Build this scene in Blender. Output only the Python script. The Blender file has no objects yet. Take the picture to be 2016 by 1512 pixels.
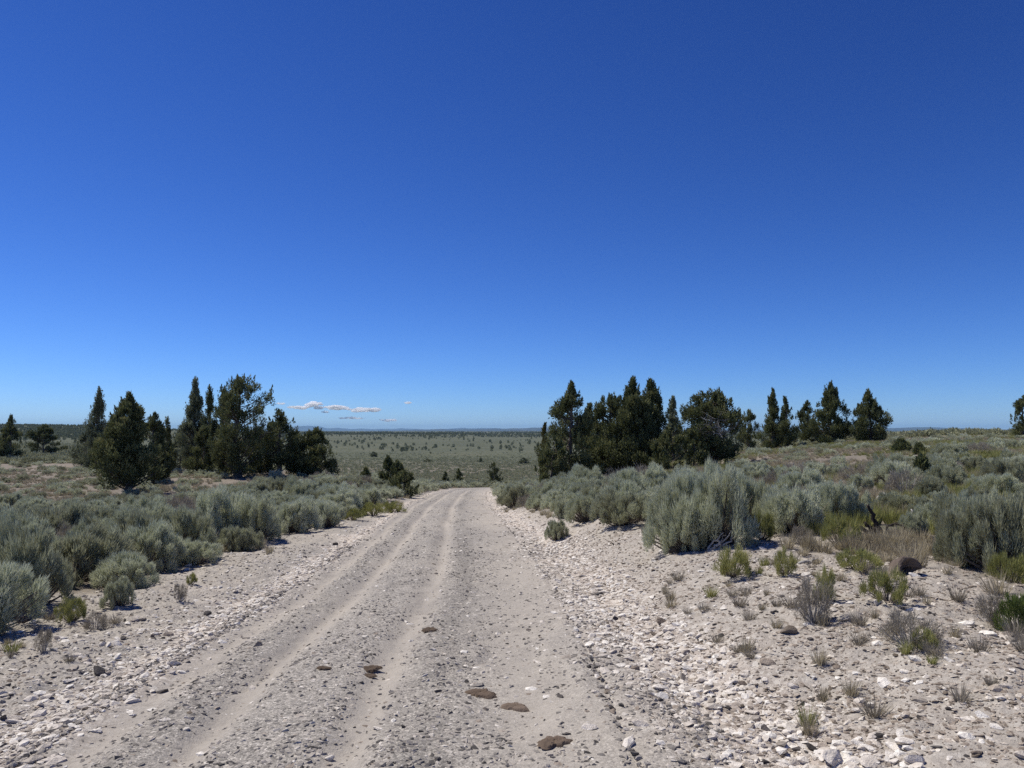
import bpy, math, random
import numpy as np
from mathutils import Vector

# ------------------------------------------------------------------ camera, sky, sun, exposure
SC = bpy.context.scene
COL = SC.collection
PITCH = math.radians(3.51)
FPX = 1500.0                      # focal length in pixels of the 2016 px wide photograph
CAMZ = 1.62
cam_d = bpy.data.cameras.new("camera")
cam = bpy.data.objects.new("camera", cam_d)
COL.objects.link(cam)
cam_d.sensor_width = 36.0
cam_d.lens = 36.0 * FPX / 2016.0
cam_d.clip_start = 0.1
cam_d.clip_end = 90000
cam.location = (0, 0, CAMZ)
cam.rotation_euler = (math.pi / 2 + PITCH, 0, 0)
SC.camera = cam

SUN_EL, SUN_AZ = math.radians(57), math.radians(-62)      # azimuth from +Y, negative = towards the left
SKY_GRADE = ((.198, 1.55), (.338, 1.41), (.68, 1.28))
w = bpy.data.worlds.new("World"); SC.world = w
w.use_nodes = True
nt = w.node_tree; nt.nodes.clear()
sky = nt.nodes.new('ShaderNodeTexSky')
sky.sky_type = 'NISHITA'; sky.sun_disc = False
sky.sun_elevation = SUN_EL; sky.sun_rotation = SUN_AZ
sky.altitude = 2500; sky.air_density = 1.0; sky.dust_density = 0.1; sky.ozone_density = 3.0
bg = nt.nodes.new('ShaderNodeBackground'); bg.inputs[1].default_value = 0.1
wo = nt.nodes.new('ShaderNodeOutputWorld')
sp = nt.nodes.new('ShaderNodeSeparateColor'); cb = nt.nodes.new('ShaderNodeCombineColor')
nt.links.new(sky.outputs[0], sp.inputs[0])
for ch, (amp, gm) in enumerate(SKY_GRADE):                 # deeper, clearer mountain-air blue, one power curve per channel
    pw = nt.nodes.new('ShaderNodeMath'); pw.operation = 'POWER'; pw.inputs[1].default_value = gm
    mu = nt.nodes.new('ShaderNodeMath'); mu.operation = 'MULTIPLY'; mu.inputs[1].default_value = amp
    nt.links.new(sp.outputs[ch], pw.inputs[0]); nt.links.new(pw.outputs[0], mu.inputs[0]); nt.links.new(mu.outputs[0], cb.inputs[ch])
nt.links.new(cb.outputs[0], bg.inputs[0]); nt.links.new(bg.outputs[0], wo.inputs[0])

sl = bpy.data.lights.new("sun", 'SUN'); sl.energy = 4.8; sl.angle = math.radians(0.53); sl.color = (1.0, 0.94, 0.83)
so = bpy.data.objects.new("sun", sl); COL.objects.link(so)
sdir = Vector((math.sin(SUN_AZ) * math.cos(SUN_EL), math.cos(SUN_AZ) * math.cos(SUN_EL), math.sin(SUN_EL)))
so.rotation_euler = sdir.to_track_quat('Z', 'Y').to_euler()
so.location = (0, 0, 60)
SC.view_settings.view_transform = 'Standard'; SC.view_settings.look = 'None'
SC.view_settings.exposure = 0.0; SC.view_settings.gamma = 1.0
SC.cycles.use_denoising = False; SC.cycles.denoiser = 'OPENIMAGEDENOISE'; SC.cycles.denoising_prefilter = 'ACCURATE'
SC.cycles.max_bounces = 12; SC.cycles.diffuse_bounces = 3; SC.cycles.volume_bounces = 12; SC.cycles.sample_clamp_indirect = 4.0; SC.cycles.transparent_max_bounces = 48

rng = np.random.default_rng(11)
R = random.Random(5)

# ------------------------------------------------------------------ noise and terrain functions
def _hash(ix, iy, seed):
    h = (ix.astype(np.int64) * 374761393 + iy.astype(np.int64) * 668265263 + seed * 1442695041) & 0xffffffff
    h = ((h ^ (h >> 13)) * 1274126177) & 0xffffffff
    return ((h ^ (h >> 16)) & 0xffffff) / float(0xffffff)

def vnoise(x, y, seed=0):
    x = np.asarray(x, float); y = np.asarray(y, float)
    ix = np.floor(x); iy = np.floor(y); fx = x - ix; fy = y - iy
    fx = fx * fx * (3 - 2 * fx); fy = fy * fy * (3 - 2 * fy)
    a = _hash(ix, iy, seed); b = _hash(ix + 1, iy, seed); c = _hash(ix, iy + 1, seed); d = _hash(ix + 1, iy + 1, seed)
    return (a * (1 - fx) + b * fx) * (1 - fy) + (c * (1 - fx) + d * fx) * fy

def fbm(x, y, seed=0, oct=3):
    s = 0; a = 0.5; t = 0
    for k in range(oct):
        s = s + a * vnoise(x * 2 ** k, y * 2 ** k, seed + k * 17); t += a; a *= 0.5
    return s / t

def sst(a, b, x):
    t = np.clip((np.asarray(x, float) - a) / (b - a), 0, 1)
    return t * t * (3 - 2 * t)

DN = [0, 5, 11, 20, 28, 40, 50, 65, 85, 120, 200, 300, 500, 800, 1200, 2000, 4000, 9000, 40000]
UN = [-.67, -.5, -.35, -.25, -.1, 0.0, .1, .25, .4, .55, .67]
TB = [
 [0, -.05, -.35, -.9, -1.2, -1.5, -1.65, -1.7, -1.8, -2.0, -2.8, -4.0, -7, -6, 11, 12, -4, -4, -4],
 [0, -.05, -.35, -.9, -1.2, -1.55, -1.6, -1.7, -1.8, -2.2, -3.5, -5.0, -9, -9, 7, 6, -4, -4, -4],
 [0, -.05, -.3, -.75, -1.0, -1.15, -1.1, -1.3, -2.0, -5, -10, -15, -16, -14, -6, -6, -4, -4, -4],
 [0, -.05, -.3, -.75, -1.0, -1.05, -1.2, -1.9, -3.6, -7, -12, -15, -16, -13, -6, -6, -4, -4, -4],
 [0, -.05, -.3, -.75, -1.15, -1.85, -2.4, -3.2, -4.6, -7.3, -12, -15, -16, -15, -10, -6, -4, -4, -4],
 [0, -.05, -.3, -.7, -1.1, -1.8, -2.4, -3.2, -4.6, -7.2, -12, -15, -16, -15, -12, -7, -4, -4, -4],
 [0, .0, -.1, -.2, -.4, -.75, -1.3, -2.4, -4.2, -7, -12, -15, -16, -15, -12, -7, -4, -4, -4],
 [0, .05, .08, .1, .0, -.2, -.25, -.4, -1.2, -4, -10, -14, -16, -15, -12, -7, -4, -4, -4],
 [0, .06, .15, .25, .3, .38, .45, .6, .5, -.6, -6, -12, -16, -15, -12, -7, -4, -4, -4],
 [0, .06, .2, .45, .6, .8, .9, 1.0, 1.0, .4, -5, -12, -16, -15, -12, -7, -4, -4, -4],
 [0, .06, .2, .5, .7, .95, 1.05, 1.1, 1.1, .8, -4, -12, -16, -15, -12, -7, -4, -4, -4],
]
_T = np.array(TB, float)
_tu = np.linspace(-.67, .67, 135); _tt = np.linspace(math.log(5), math.log(40005), 500)
_lt = np.log(np.array(DN) + 5.0)
_G = np.array([np.interp(_tt, _lt, r) for r in _T])
_G = np.array([np.interp(_tu, UN, _G[:, j]) for j in range(_G.shape[1])]).T
for _ in range(14):
    p = np.pad(_G, 1, mode='edge')
    _G = (p[:-2, 1:-1] + p[2:, 1:-1] + 2 * p[1:-1, 1:-1]) / 4
    p = np.pad(_G, 1, mode='edge')
    _G = (p[1:-1, :-2] + p[1:-1, 2:] + 2 * p[1:-1, 1:-1]) / 4

def Hbase(X, Y):
    X = np.asarray(X, float); Y = np.asarray(Y, float)
    D = np.maximum(Y, 0.0)
    u = np.clip(X / np.maximum(D, 1.0), -.67, .67)
    fu = (u + .67) / 1.34 * 134; ft = (np.log(np.minimum(D, 39000) + 5) - _tt[0]) / (_tt[-1] - _tt[0]) * 499
    iu = np.clip(fu.astype(int), 0, 133); it = np.clip(ft.astype(int), 0, 498); a = fu - iu; b = ft - it
    return (_G[iu, it] * (1 - a) + _G[iu + 1, it] * a) * (1 - b) + (_G[iu, it + 1] * (1 - a) + _G[iu + 1, it + 1] * a) * b

_ry = np.linspace(-30, 130, 641)
_rx = np.interp(_ry, [-30, 0, 4.5, 7, 11.3, 19, 27, 45, 55, 63, 71, 79, 87, 95, 105, 130],
                [-.9, -.9, -.93, -.99, -1.18, -1.7, -2.25, -3.1, -3.35, -2.85, -1.3, 1.5, 6, 12, 22, 50])
for _ in range(30):
    _rx[1:-1] = (_rx[:-2] + 2 * _rx[1:-1] + _rx[2:]) / 4
_rs = np.gradient(_rx, _ry)

def road_d(X, Y):
    c = np.interp(Y, _ry, _rx); s = np.interp(Y, _ry, _rs)
    return (X - c) / np.sqrt(1 + s * s)

TRACKS = [(-1.28, .14, .045), (-.72, .12, .055), (.10, .14, .055), (1.2, .46, .015)]
def bandR(Y): return np.interp(Y, [3, 5, 7, 12, 27, 40], [2.35, 2.15, 1.97, 1.97, 1.78, 1.72])
def relief(X, Y):
    """small-scale relief: ruts, ditches, lumps"""
    d = road_d(X, Y)
    onroad = 1 - sst(1.6, 2.3, np.abs(d))
    wob = (fbm(Y * .35, Y * 0 + 3, 5, 2) - .5) * .13
    z = 0.035 * onroad * np.cos(np.clip(d / 2.0, -1, 1) * 1.4)
    for c, wd, dep in TRACKS:
        z = z - dep * np.exp(-((d - c - wob) / wd) ** 2) * onroad
    bR_ = bandR(Y)
    z = z - .07 * np.exp(-((d - bR_) / .36) ** 2) - .04 * np.exp(-((d + 1.85) / .3) ** 2)
    z = z + .19 * sst(.15, 1.6, d - bR_) * (1 - sst(14, 24, Y))
    near = 1 - sst(40, 90, Y)
    z = z + near * (fbm(X * 1.1, Y * 1.1, 31, 3) - .5) * (.10 * (1 - onroad) + .02)
    z = z + near * (fbm(X * 7, Y * 7, 41, 3) - .5) * (.04 * (1 - onroad) + .03)
    z = z - near * onroad * .03 * sst(.62, .75, fbm(X * 1.6, Y * 1.1, 47, 2))
    z = z + (fbm(X * .12, Y * .12, 51, 3) - .5) * .5 * sst(3, 9, np.abs(d)) * sst(8, 30, Y)
    far = sst(150, 600, Y)
    z = z + far * (fbm(X * .006, Y * .006, 61, 3) - .5) * 3.0
    return z

def H(X, Y):
    return Hbase(X, Y) + relief(np.asarray(X, float), np.asarray(Y, float))

_fw = np.array([0, math.cos(PITCH), math.sin(PITCH)]); _up = np.array([0, -math.sin(PITCH), math.cos(PITCH)])
def ray(px, py):
    v = np.array([px - 1008.0, 0, 0]) + FPX * _fw - (py - 756.0) * _up
    return v / v[1]
def proj(X, Y, Z):
    zc = Z - CAMZ
    f = Y * _fw[1] + zc * _fw[2]; u = Y * _up[1] + zc * _up[2]
    return 1008 + FPX * X / f, 756 - FPX * u / f
def place(px, py, dmax=4000):
    v = ray(px, py)
    D = np.geomspace(1.5, dmax, 5000)
    Xs = v[0] * D; Zs = CAMZ + v[2] * D
    hit = np.nonzero(Zs <= H(Xs, D))[0]
    k = hit[0] if len(hit) else len(D) - 1
    return float(Xs[k]), float(D[k]), float(H(Xs[k], D[k]))

# ------------------------------------------------------------------ mesh helpers
def mesh(name, V, T=None, Q=None, mats=(), ti=None, attrs=None, smooth=False):
    me = bpy.data.meshes.new(name)
    V = np.asarray(V, np.float32)
    T = np.zeros((0, 3), np.int32) if T is None else np.asarray(T, np.int32).reshape(-1, 3)
    Q = np.zeros((0, 4), np.int32) if Q is None else np.asarray(Q, np.int32).reshape(-1, 4)
    me.vertices.add(len(V)); me.vertices.foreach_set('co', V.ravel())
    idx = np.concatenate([T.ravel(), Q.ravel()])
    me.loops.add(len(idx)); me.loops.foreach_set('vertex_index', idx)
    n = len(T) + len(Q)
    me.polygons.add(n)
    st = np.concatenate([np.arange(len(T)) * 3, len(T) * 3 + np.arange(len(Q)) * 4]).astype(np.int32)
    me.polygons.foreach_set('loop_start', st)
    if ti is not None: me.polygons.foreach_set('material_index', np.asarray(ti, np.int32))
    me.polygons.foreach_set('use_smooth', np.full(n, smooth))
    for m in mats: me.materials.append(m)
    if attrs:
        for k, a in attrs.items():
            at = me.attributes.new(k, 'FLOAT', 'POINT'); at.data.foreach_set('value', np.asarray(a, np.float32))
    me.update(calc_edges=True)
    return me

def obj(name, data, parent=None, loc=None, rot=None, scale=None, **props):
    o = bpy.data.objects.new(name, data); COL.objects.link(o)
    if parent is not None: o.parent = parent
    if loc is not None: o.location = loc
    if rot is not None: o.rotation_euler = rot
    if scale is not None: o.scale = scale
    for k, v in props.items():
        if v: o[k] = v
    return o

class Geo:
    def __init__(s): s.V = []; s.T = []; s.Q = []; s.n = 0; s.A = []
    def add(s, V, T=None, Q=None, a=0.5):
        V = np.asarray(V, float)
        if T is not None: s.T.append(np.asarray(T) + s.n)
        if Q is not None: s.Q.append(np.asarray(Q) + s.n)
        s.V.append(V); s.n += len(V)
        s.A.append(np.broadcast_to(np.asarray(a, float), (len(V),)))
    def tube(s, P, rad, k=5, a=.5):
        P = np.asarray(P, float); n = len(P); rad = np.broadcast_to(rad, (n,))
        d = np.gradient(P, axis=0); d /= np.linalg.norm(d, axis=1)[:, None] + 1e-9
        ref = np.array([0.3, .2, 1.0]) if abs(d[0][2]) < .8 else np.array([1.0, .2, 0])
        x = np.cross(d, ref); x /= np.linalg.norm(x, axis=1)[:, None] + 1e-9; y = np.cross(d, x)
        an = np.arange(k) * 2 * math.pi / k
        V = P[:, None, :] + rad[:, None, None] * (np.cos(an)[None, :, None] * x[:, None, :] + np.sin(an)[None, :, None] * y[:, None, :])
        i = np.arange(n - 1)[:, None] * k; j = np.arange(k)[None, :]; j2 = (j + 1) % k
        Q = np.stack([i + j, i + j2, i + k + j2, i + k + j], -1).reshape(-1, 4)
        V = V.reshape(-1, 3)
        cap = np.array([[(n - 1) * k + t, (n - 1) * k + t + 1, (n - 1) * k] for t in range(1, k - 1)])
        s.add(V, T=cap, Q=Q, a=a)
    def mesh(s, name, mats, smooth=False, scale=1.0):
        V = np.concatenate(s.V) * scale
        return mesh(name, V, np.concatenate(s.T) if s.T else None, np.concatenate(s.Q) if s.Q else None, mats,
                    attrs={'tint': np.concatenate(s.A)}, smooth=smooth)

def unit(v): return v / (np.linalg.norm(v, axis=-1, keepdims=True) + 1e-9)
def blades(g, P, Dv, L, W, rg, tint):
    """one leaf-sized triangle per point P along direction Dv"""
    n = len(P); L = np.broadcast_to(L, (n,)); W = np.broadcast_to(W, (n,))
    side = unit(np.cross(Dv, rg.normal(size=(n, 3)))) * W[:, None] * .5
    V = np.stack([P - side, P + side, P + Dv * L[:, None] + side * .25], 1).reshape(-1, 3)
    g.add(V, T=np.arange(n * 3).reshape(-1, 3), a=np.repeat(tint, 3))

# ------------------------------------------------------------------ materials
def mat(name):
    m = bpy.data.materials.new(name); m.use_nodes = True
    n = m.node_tree; b = n.nodes['Principled BSDF']
    b.inputs['Roughness'].default_value = .9
    b.inputs['Specular IOR Level'].default_value = .15
    return m, n, b
def ramp(n, fac, stops, interp='LINEAR'):
    r = n.nodes.new('ShaderNodeValToRGB'); r.color_ramp.interpolation = interp
    e = r.color_ramp.elements
    while len(e) < len(stops): e.new(.5)
    for el, (p, c) in zip(e, stops): el.position = p; el.color = (*c, 1)
    n.links.new(fac, r.inputs[0]); return r.outputs[0]
def noise(n, scale, detail=3, vec=None, rough=.55, out='Fac'):
    t = n.nodes.new('ShaderNodeTexNoise'); t.inputs['Scale'].default_value = scale
    t.inputs['Detail'].default_value = detail; t.inputs['Roughness'].default_value = rough
    if vec is not None: n.links.new(vec, t.inputs['Vector'])
    return t.outputs[out]
def mth(n, op, a, b=None, clamp=False):
    m = n.nodes.new('ShaderNodeMath'); m.operation = op; m.use_clamp = clamp
    for i, v in enumerate((a, b)):
        if v is None: continue
        if isinstance(v, (int, float)): m.inputs[i].default_value = v
        else: n.links.new(v, m.inputs[i])
    return m.outputs[0]
def mix(n, fac, a, b, mode='MIX'):
    m = n.nodes.new('ShaderNodeMix'); m.data_type = 'RGBA'; m.blend_type = mode
    for i, v in ((0, fac), (6, a), (7, b)):
        if isinstance(v, (int, float)): m.inputs[i].default_value = v
        elif isinstance(v, tuple): m.inputs[i].default_value = (*v, 1)
        else: n.links.new(v, m.inputs[i])
    return m.outputs[2]
def attr(n, name):
    a = n.nodes.new('ShaderNodeAttribute'); a.attribute_name = name; return a.outputs['Fac']

def leaf_mat(name, stops, trans=.25, obj_amt=.35):
    m, n, b = mat(name)
    oi = n.nodes.new('ShaderNodeObjectInfo')
    f = mth(n, 'ADD', mth(n, 'MULTIPLY', attr(n, 'tint'), 1 - obj_amt), mth(n, 'MULTIPLY', oi.outputs['Random'], obj_amt))
    c = ramp(n, f, stops)
    n.links.new(c, b.inputs['Base Color'])
    b.inputs['Roughness'].default_value = .75
    tr = n.nodes.new('ShaderNodeBsdfTranslucent'); n.links.new(c, tr.inputs[0])
    ms = n.nodes.new('ShaderNodeMixShader'); ms.inputs[0].default_value = trans
    n.links.new(b.outputs[0], ms.inputs[1]); n.links.new(tr.outputs[0], ms.inputs[2])
    n.links.new(ms.outputs[0], n.nodes['Material Output'].inputs[0])
    return m

M = {}
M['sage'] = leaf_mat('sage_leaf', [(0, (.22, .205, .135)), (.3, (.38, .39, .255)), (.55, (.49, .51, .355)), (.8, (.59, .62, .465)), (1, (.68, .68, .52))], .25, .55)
M['sage_dry'] = leaf_mat('sage_dry', [(0, (.17, .145, .11)), (.5, (.30, .27, .215)), (1, (.44, .40, .33))])
M['sage_far'] = leaf_mat('sage_leaf_olive_selfshade', [(0, (.19, .19, .115)), (.5, (.34, .355, .22)), (1, (.49, .49, .33))], .25, .5)  # far sage: self-shadow lost in the coarse foliage is put into its olive colour
M['rabbit'] = leaf_mat('rabbitbrush_leaf', [(0, (.15, .15, .055)), (.5, (.32, .335, .115)), (1, (.50, .46, .21))])
M['green'] = leaf_mat('green_leaf', [(0, (.07, .09, .03)), (.5, (.16, .21, .06)), (1, (.28, .33, .10))])
M['grass'] = leaf_mat('dry_grass_blade', [(0, (.24, .21, .15)), (.5, (.42, .37, .26)), (1, (.56, .51, .37))])
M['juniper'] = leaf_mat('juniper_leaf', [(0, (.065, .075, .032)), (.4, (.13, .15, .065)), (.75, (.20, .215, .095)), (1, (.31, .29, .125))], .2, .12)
M['juniper_pale'] = leaf_mat('juniper_pale_leaf', [(0, (.11, .125, .07)), (.5, (.20, .225, .13)), (1, (.34, .345, .21))], .2, .15)
M['rust'] = leaf_mat('juniper_yellow_leaf', [(0, (.06, .06, .02)), (.5, (.12, .12, .035)), (1, (.22, .17, .06))], .15, .15)
def wood_mat(name, c0, c1):
    m, n, b = mat(name)
    tc = n.nodes.new('ShaderNodeTexCoord'); mp = n.nodes.new('ShaderNodeMapping'); mp.inputs['Scale'].default_value = (1, 1, .15)
    n.links.new(tc.outputs['Object'], mp.inputs[0])
    c = ramp(n, noise(n, 40, 3, mp.outputs[0]), [(.3, c0), (.7, c1)])
    n.links.new(c, b.inputs['Base Color']); return m
M['bark'] = wood_mat('juniper_bark', (.08, .066, .055), (.22, .19, .16))
M['stem'] = wood_mat('shrub_stem', (.10, .085, .07), (.27, .235, .20))
M['dead'] = wood_mat('weathered_wood', (.2, .19, .18), (.5, .48, .45))
M['char'] = wood_mat('dark_dead_wood', (.02, .018, .016), (.08, .065, .055))

def stone_mat(name, stops, obj_amt=1.0):
    m, n, b = mat(name)
    oi = n.nodes.new('ShaderNodeObjectInfo'); tc = n.nodes.new('ShaderNodeTexCoord')
    base = ramp(n, oi.outputs['Random'], stops)
    nz = noise(n, 2.2, 4, tc.outputs['Object'])
    c = mix(n, 1.0, base, ramp(n, nz, [(.3, (.72, .70, .68)), (.65, (1.08, 1.07, 1.05))]), 'MULTIPLY')
    n.links.new(c, b.inputs['Base Color'])
    bp = n.nodes.new('ShaderNodeBump'); bp.inputs['Strength'].default_value = .35; bp.inputs['Distance'].default_value = .08
    n.links.new(noise(n, 6, 4, tc.outputs['Object']), bp.inputs['Height']); n.links.new(bp.outputs[0], b.inputs['Normal'])
    return m
M['st_grey'] = stone_mat('gravel_grey', [(0, (.09, .085, .08)), (.16, (.22, .205, .19)), (.5, (.35, .325, .295)), (.8, (.48, .44, .395)), (1, (.72, .68, .62))])
M['st_white'] = stone_mat('caliche_white', [(0, (.28, .25, .22)), (.08, (.55, .50, .44)), (.4, (.70, .65, .59)), (1, (.85, .82, .76))])
M['st_bright'] = stone_mat('white_limestone', [(0, (.62, .57, .51)), (1, (.82, .78, .72))])
M['st_pink'] = stone_mat('caliche_pinkish', [(0, (.12, .10, .08)), (.25, (.28, .235, .195)), (.6, (.41, .355, .30)), (.88, (.56, .505, .44)), (1, (.8, .75, .67))])
M['st_dark'] = stone_mat('basalt_dark', [(0, (.055, .05, .048)), (.5, (.10, .092, .088)), (1, (.17, .15, .14))])
M['st_brown'] = stone_mat('basalt_brown', [(0, (.12, .095, .08)), (1, (.17, .14, .12))])
M['dung'] = stone_mat('dried_dung', [(0, (.10, .075, .056)), (.5, (.145, .11, .085)), (1, (.19, .15, .12))])

# ground
def ground_mat():
    m, n, b = mat('ground_soil')
    geo = n.nodes.new('ShaderNodeNewGeometry'); P = geo.outputs['Position']
    big = noise(n, .35, 4, P); mid = noise(n, 2.5, 4, P); fine = noise(n, 28, 5, P, .7); grit = noise(n, 90, 3, P, .7)
    vo = n.nodes.new('ShaderNodeTexVoronoi'); vo.inputs['Scale'].default_value = 85
    dst = mix(n, .035, P, noise(n, 60, 2, P, out='Color'), 'ADD'); n.links.new(dst, vo.inputs['Vector'])
    vo2 = n.nodes.new('ShaderNodeTexVoronoi'); vo2.inputs['Scale'].default_value = 24; n.links.new(P, vo2.inputs['Vector'])
    sepc = n.nodes.new('ShaderNodeSeparateColor'); n.links.new(vo.outputs['Color'], sepc.inputs[0])
    sepd = n.nodes.new('ShaderNodeSeparateColor'); n.links.new(vo2.outputs['Color'], sepd.inputs[0])
    gravel = ramp(n, sepc.outputs[0], [(0, (.14, .13, .12)), (.2, (.25, .235, .21)), (.55, (.36, .335, .30)), (.85, (.46, .425, .38)), (1, (.66, .62, .55))])
    dust = ramp(n, fine, [(.25, (.345, .315, .275)), (.7, (.45, .415, .365))])
    white = ramp(n, sepd.outputs[0], [(0, (.28, .24, .20)), (.3, (.46, .40, .345)), (.75, (.60, .54, .47)), (1, (.78, .74, .67))])
    soil = ramp(n, mid, [(.3, (.16, .14, .115)), (.7, (.27, .24, .20))])
    soil = mix(n, .5, soil, ramp(n, fine, [(.3, (.12, .10, .08)), (.7, (.38, .335, .28))]))
    green = ramp(n, fine, [(.3, (.09, .11, .055)), (.7, (.20, .22, .12))])
    c = mix(n, mth(n, 'MULTIPLY', attr(n, 'track'), 1.0, True), gravel, dust)
    c = mix(n, attr(n, 'white'), c, white)
    vegf = attr(n, 'veg')
    c = mix(n, vegf, c, soil)
    gf = mth(n, 'MULTIPLY', attr(n, 'green'), ramp(n, mid, [(.35, (0, 0, 0)), (.6, (1, 1, 1))]))
    c = mix(n, gf, c, green)
    farc = ramp(n, noise(n, .012, 5, P, .6), [(.35, (.07, .08, .048)), (.55, (.10, .11, .066)), (.75, (.15, .142, .092))])
    farc = mix(n, .5, farc, ramp(n, noise(n, .35, 3, P, .6), [(.35, (.07, .08, .05)), (.7, (.19, .20, .135))]))
    c = mix(n, attr(n, 'far'), c, farc)
    c = mix(n, mth(n, 'MULTIPLY', attr(n, 'dk'), .45), c, (.17, .16, .145))
    c = mix(n, 1.0, c, ramp(n, big, [(.3, (.88, .88, .89)), (.7, (1.06, 1.05, 1.03))]), 'MULTIPLY')
    n.links.new(c, b.inputs['Base Color'])
    h = mth(n, 'ADD', mth(n, 'MULTIPLY', fine, .6), mth(n, 'MULTIPLY', grit, .25))
    h = mth(n, 'ADD', h, mth(n, 'MULTIPLY', vo.outputs['Distance'], -.12))
    bp = n.nodes.new('ShaderNodeBump'); bp.inputs['Strength'].default_value = .8; bp.inputs['Distance'].default_value = .02
    n.links.new(h, bp.inputs['Height']); n.links.new(bp.outputs[0], b.inputs['Normal'])
    b.inputs['Roughness'].default_value = 1.0
    return m
M['ground'] = ground_mat()

def edgeL(Y): return np.interp(Y, [0, 6, 11, 16, 24, 30, 60], [-3.5, -3.3, -3.2, -2.9, -2.4, -2.05, -1.7])
def edgeR(Y): return np.interp(Y, [0, 6, 9, 11, 14, 18, 24, 40, 60], [9, 5.2, 4.0, 3.1, 2.9, 2.6, 2.15, 2.0, 1.9])
def zones(X, Y):
    d = road_d(X, Y)
    eL = edgeL(Y); eR = edgeR(Y)
    nz = (fbm(X * 1.3, Y * 1.3, 77, 3) - .5)
    veg = np.maximum(sst(.1, .9, eL - d + nz * 1.6), sst(-.2, 1.2, d - eR + nz * 1.6))
    veg = np.where(Y > 112, 1.0, veg)
    wob = (fbm(Y * .35, Y * 0 + 3, 5, 2) - .5) * .13
    tr = np.zeros_like(d)
    for (c, wd, _), amp in zip(TRACKS, (1.1, 1.35, 1.25, .8)):
        tr = np.maximum(tr, amp * np.exp(-((d - c - wob) / wd) ** 2))
    tr = np.clip(tr + (fbm(X * 3, Y * .8, 13, 3) - .5) * .7, 0, 1) * ((d > -1.7) & (d < bandR(Y) - .2))
    tr = np.maximum(tr, (.55 + .35 * sst(-.05, .25, nz)) * np.maximum(sst(.1, .5, d - bandR(Y)), sst(1.95, 2.3, -d)))
    bR = np.exp(-((d - bandR(Y) + nz * .4) / .4) ** 2); bL = np.exp(-((d + 1.72 + nz * .3) / .24) ** 2)
    wh = np.clip(np.maximum(bR, bL * .9) + .2 * sst(.2, .9, d - bandR(Y)) + .35 * sst(0, .3, nz) * (d < -1.8), 0, 1)
    dk = np.exp(-((d - .48 - wob) / .16) ** 2) * (.4 + .6 * sst(.3, .6, fbm(X, Y * .3, 53, 2))) + .5 * np.exp(-((d + 1.0 - wob) / .1) ** 2)
    grn = sst(.42, .6, fbm(X * .25, Y * .18, 99, 3)) * sst(.05, .3, X / np.maximum(Y, 1)) * veg
    far = sst(200, 520, Y)
    return dict(dk=np.clip(dk, 0, 1), track=tr, white=wh * (1 - veg), veg=veg, green=grn, far=far)

# ground sheet: rings about the origin
rr = np.concatenate([[0.0], np.geomspace(.35, 2.8, 22), np.arange(2.83, 12, .03), np.geomspace(12, 60, 190)[0:], np.geomspace(61.5, 60000, 260)])
th = np.concatenate([np.linspace(-44, 44, 640), np.linspace(44, 316, 90)[1:-1]]) * math.pi / 180
RR, TH = np.meshgrid(rr, th, indexing='ij')
GX = (RR * np.sin(TH)); GY = RR * np.cos(TH)
gz = H(GX, GY)
dd = road_d(GX, GY)
inroad = (1 - sst(1.35, 1.6, np.abs(dd))) * (GY > -24) * (GY < 110)
gz = gz - .05 * inroad
nr, na = RR.shape
i = np.arange(nr - 1)[:, None] * na; j = np.arange(na)[None, :]; j2 = (j + 1) % na
Q = np.stack([i + j, i + na + j, i + na + j2, i + j2], -1).reshape(-1, 4)
zz = zones(GX.ravel(), GY.ravel())
me = mesh('ground', np.stack([GX.ravel(), GY.ravel(), gz.ravel()], 1), Q=Q[:, ::-1], mats=[M['ground']], attrs=zz, smooth=True)
obj('ground', me, kind='structure')

# road sheet following its own line
ys = np.concatenate([np.arange(-18, 2.5, .25), np.arange(2.5, 12, .03), np.geomspace(12, 114, 420)])
ds = np.linspace(-1.62, 1.62, 130)
YY, DD = np.meshgrid(ys, ds, indexing='ij')
sl_ = np.interp(YY, _ry, _rs); nrm = np.sqrt(1 + sl_ ** 2)
RX = np.interp(YY, _ry, _rx) + DD / nrm; RY = YY - DD * sl_ / nrm
rz = H(RX, RY) + .004 - .03 * sst(1.45, 1.62, np.abs(DD))
nr, na = YY.shape
i = np.arange(nr - 1)[:, None] * na; j = np.arange(na - 1)[None, :]
Q = np.stack([i + j, i + j + 1, i + na + j + 1, i + na + j], -1).reshape(-1, 4)
me = mesh('gravel_road', np.stack([RX.ravel(), RY.ravel(), rz.ravel()], 1), Q=Q, mats=[M['ground']], attrs=zones(RX.ravel(), RY.ravel()), smooth=True)
obj('gravel_road', me, kind='structure')

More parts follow.
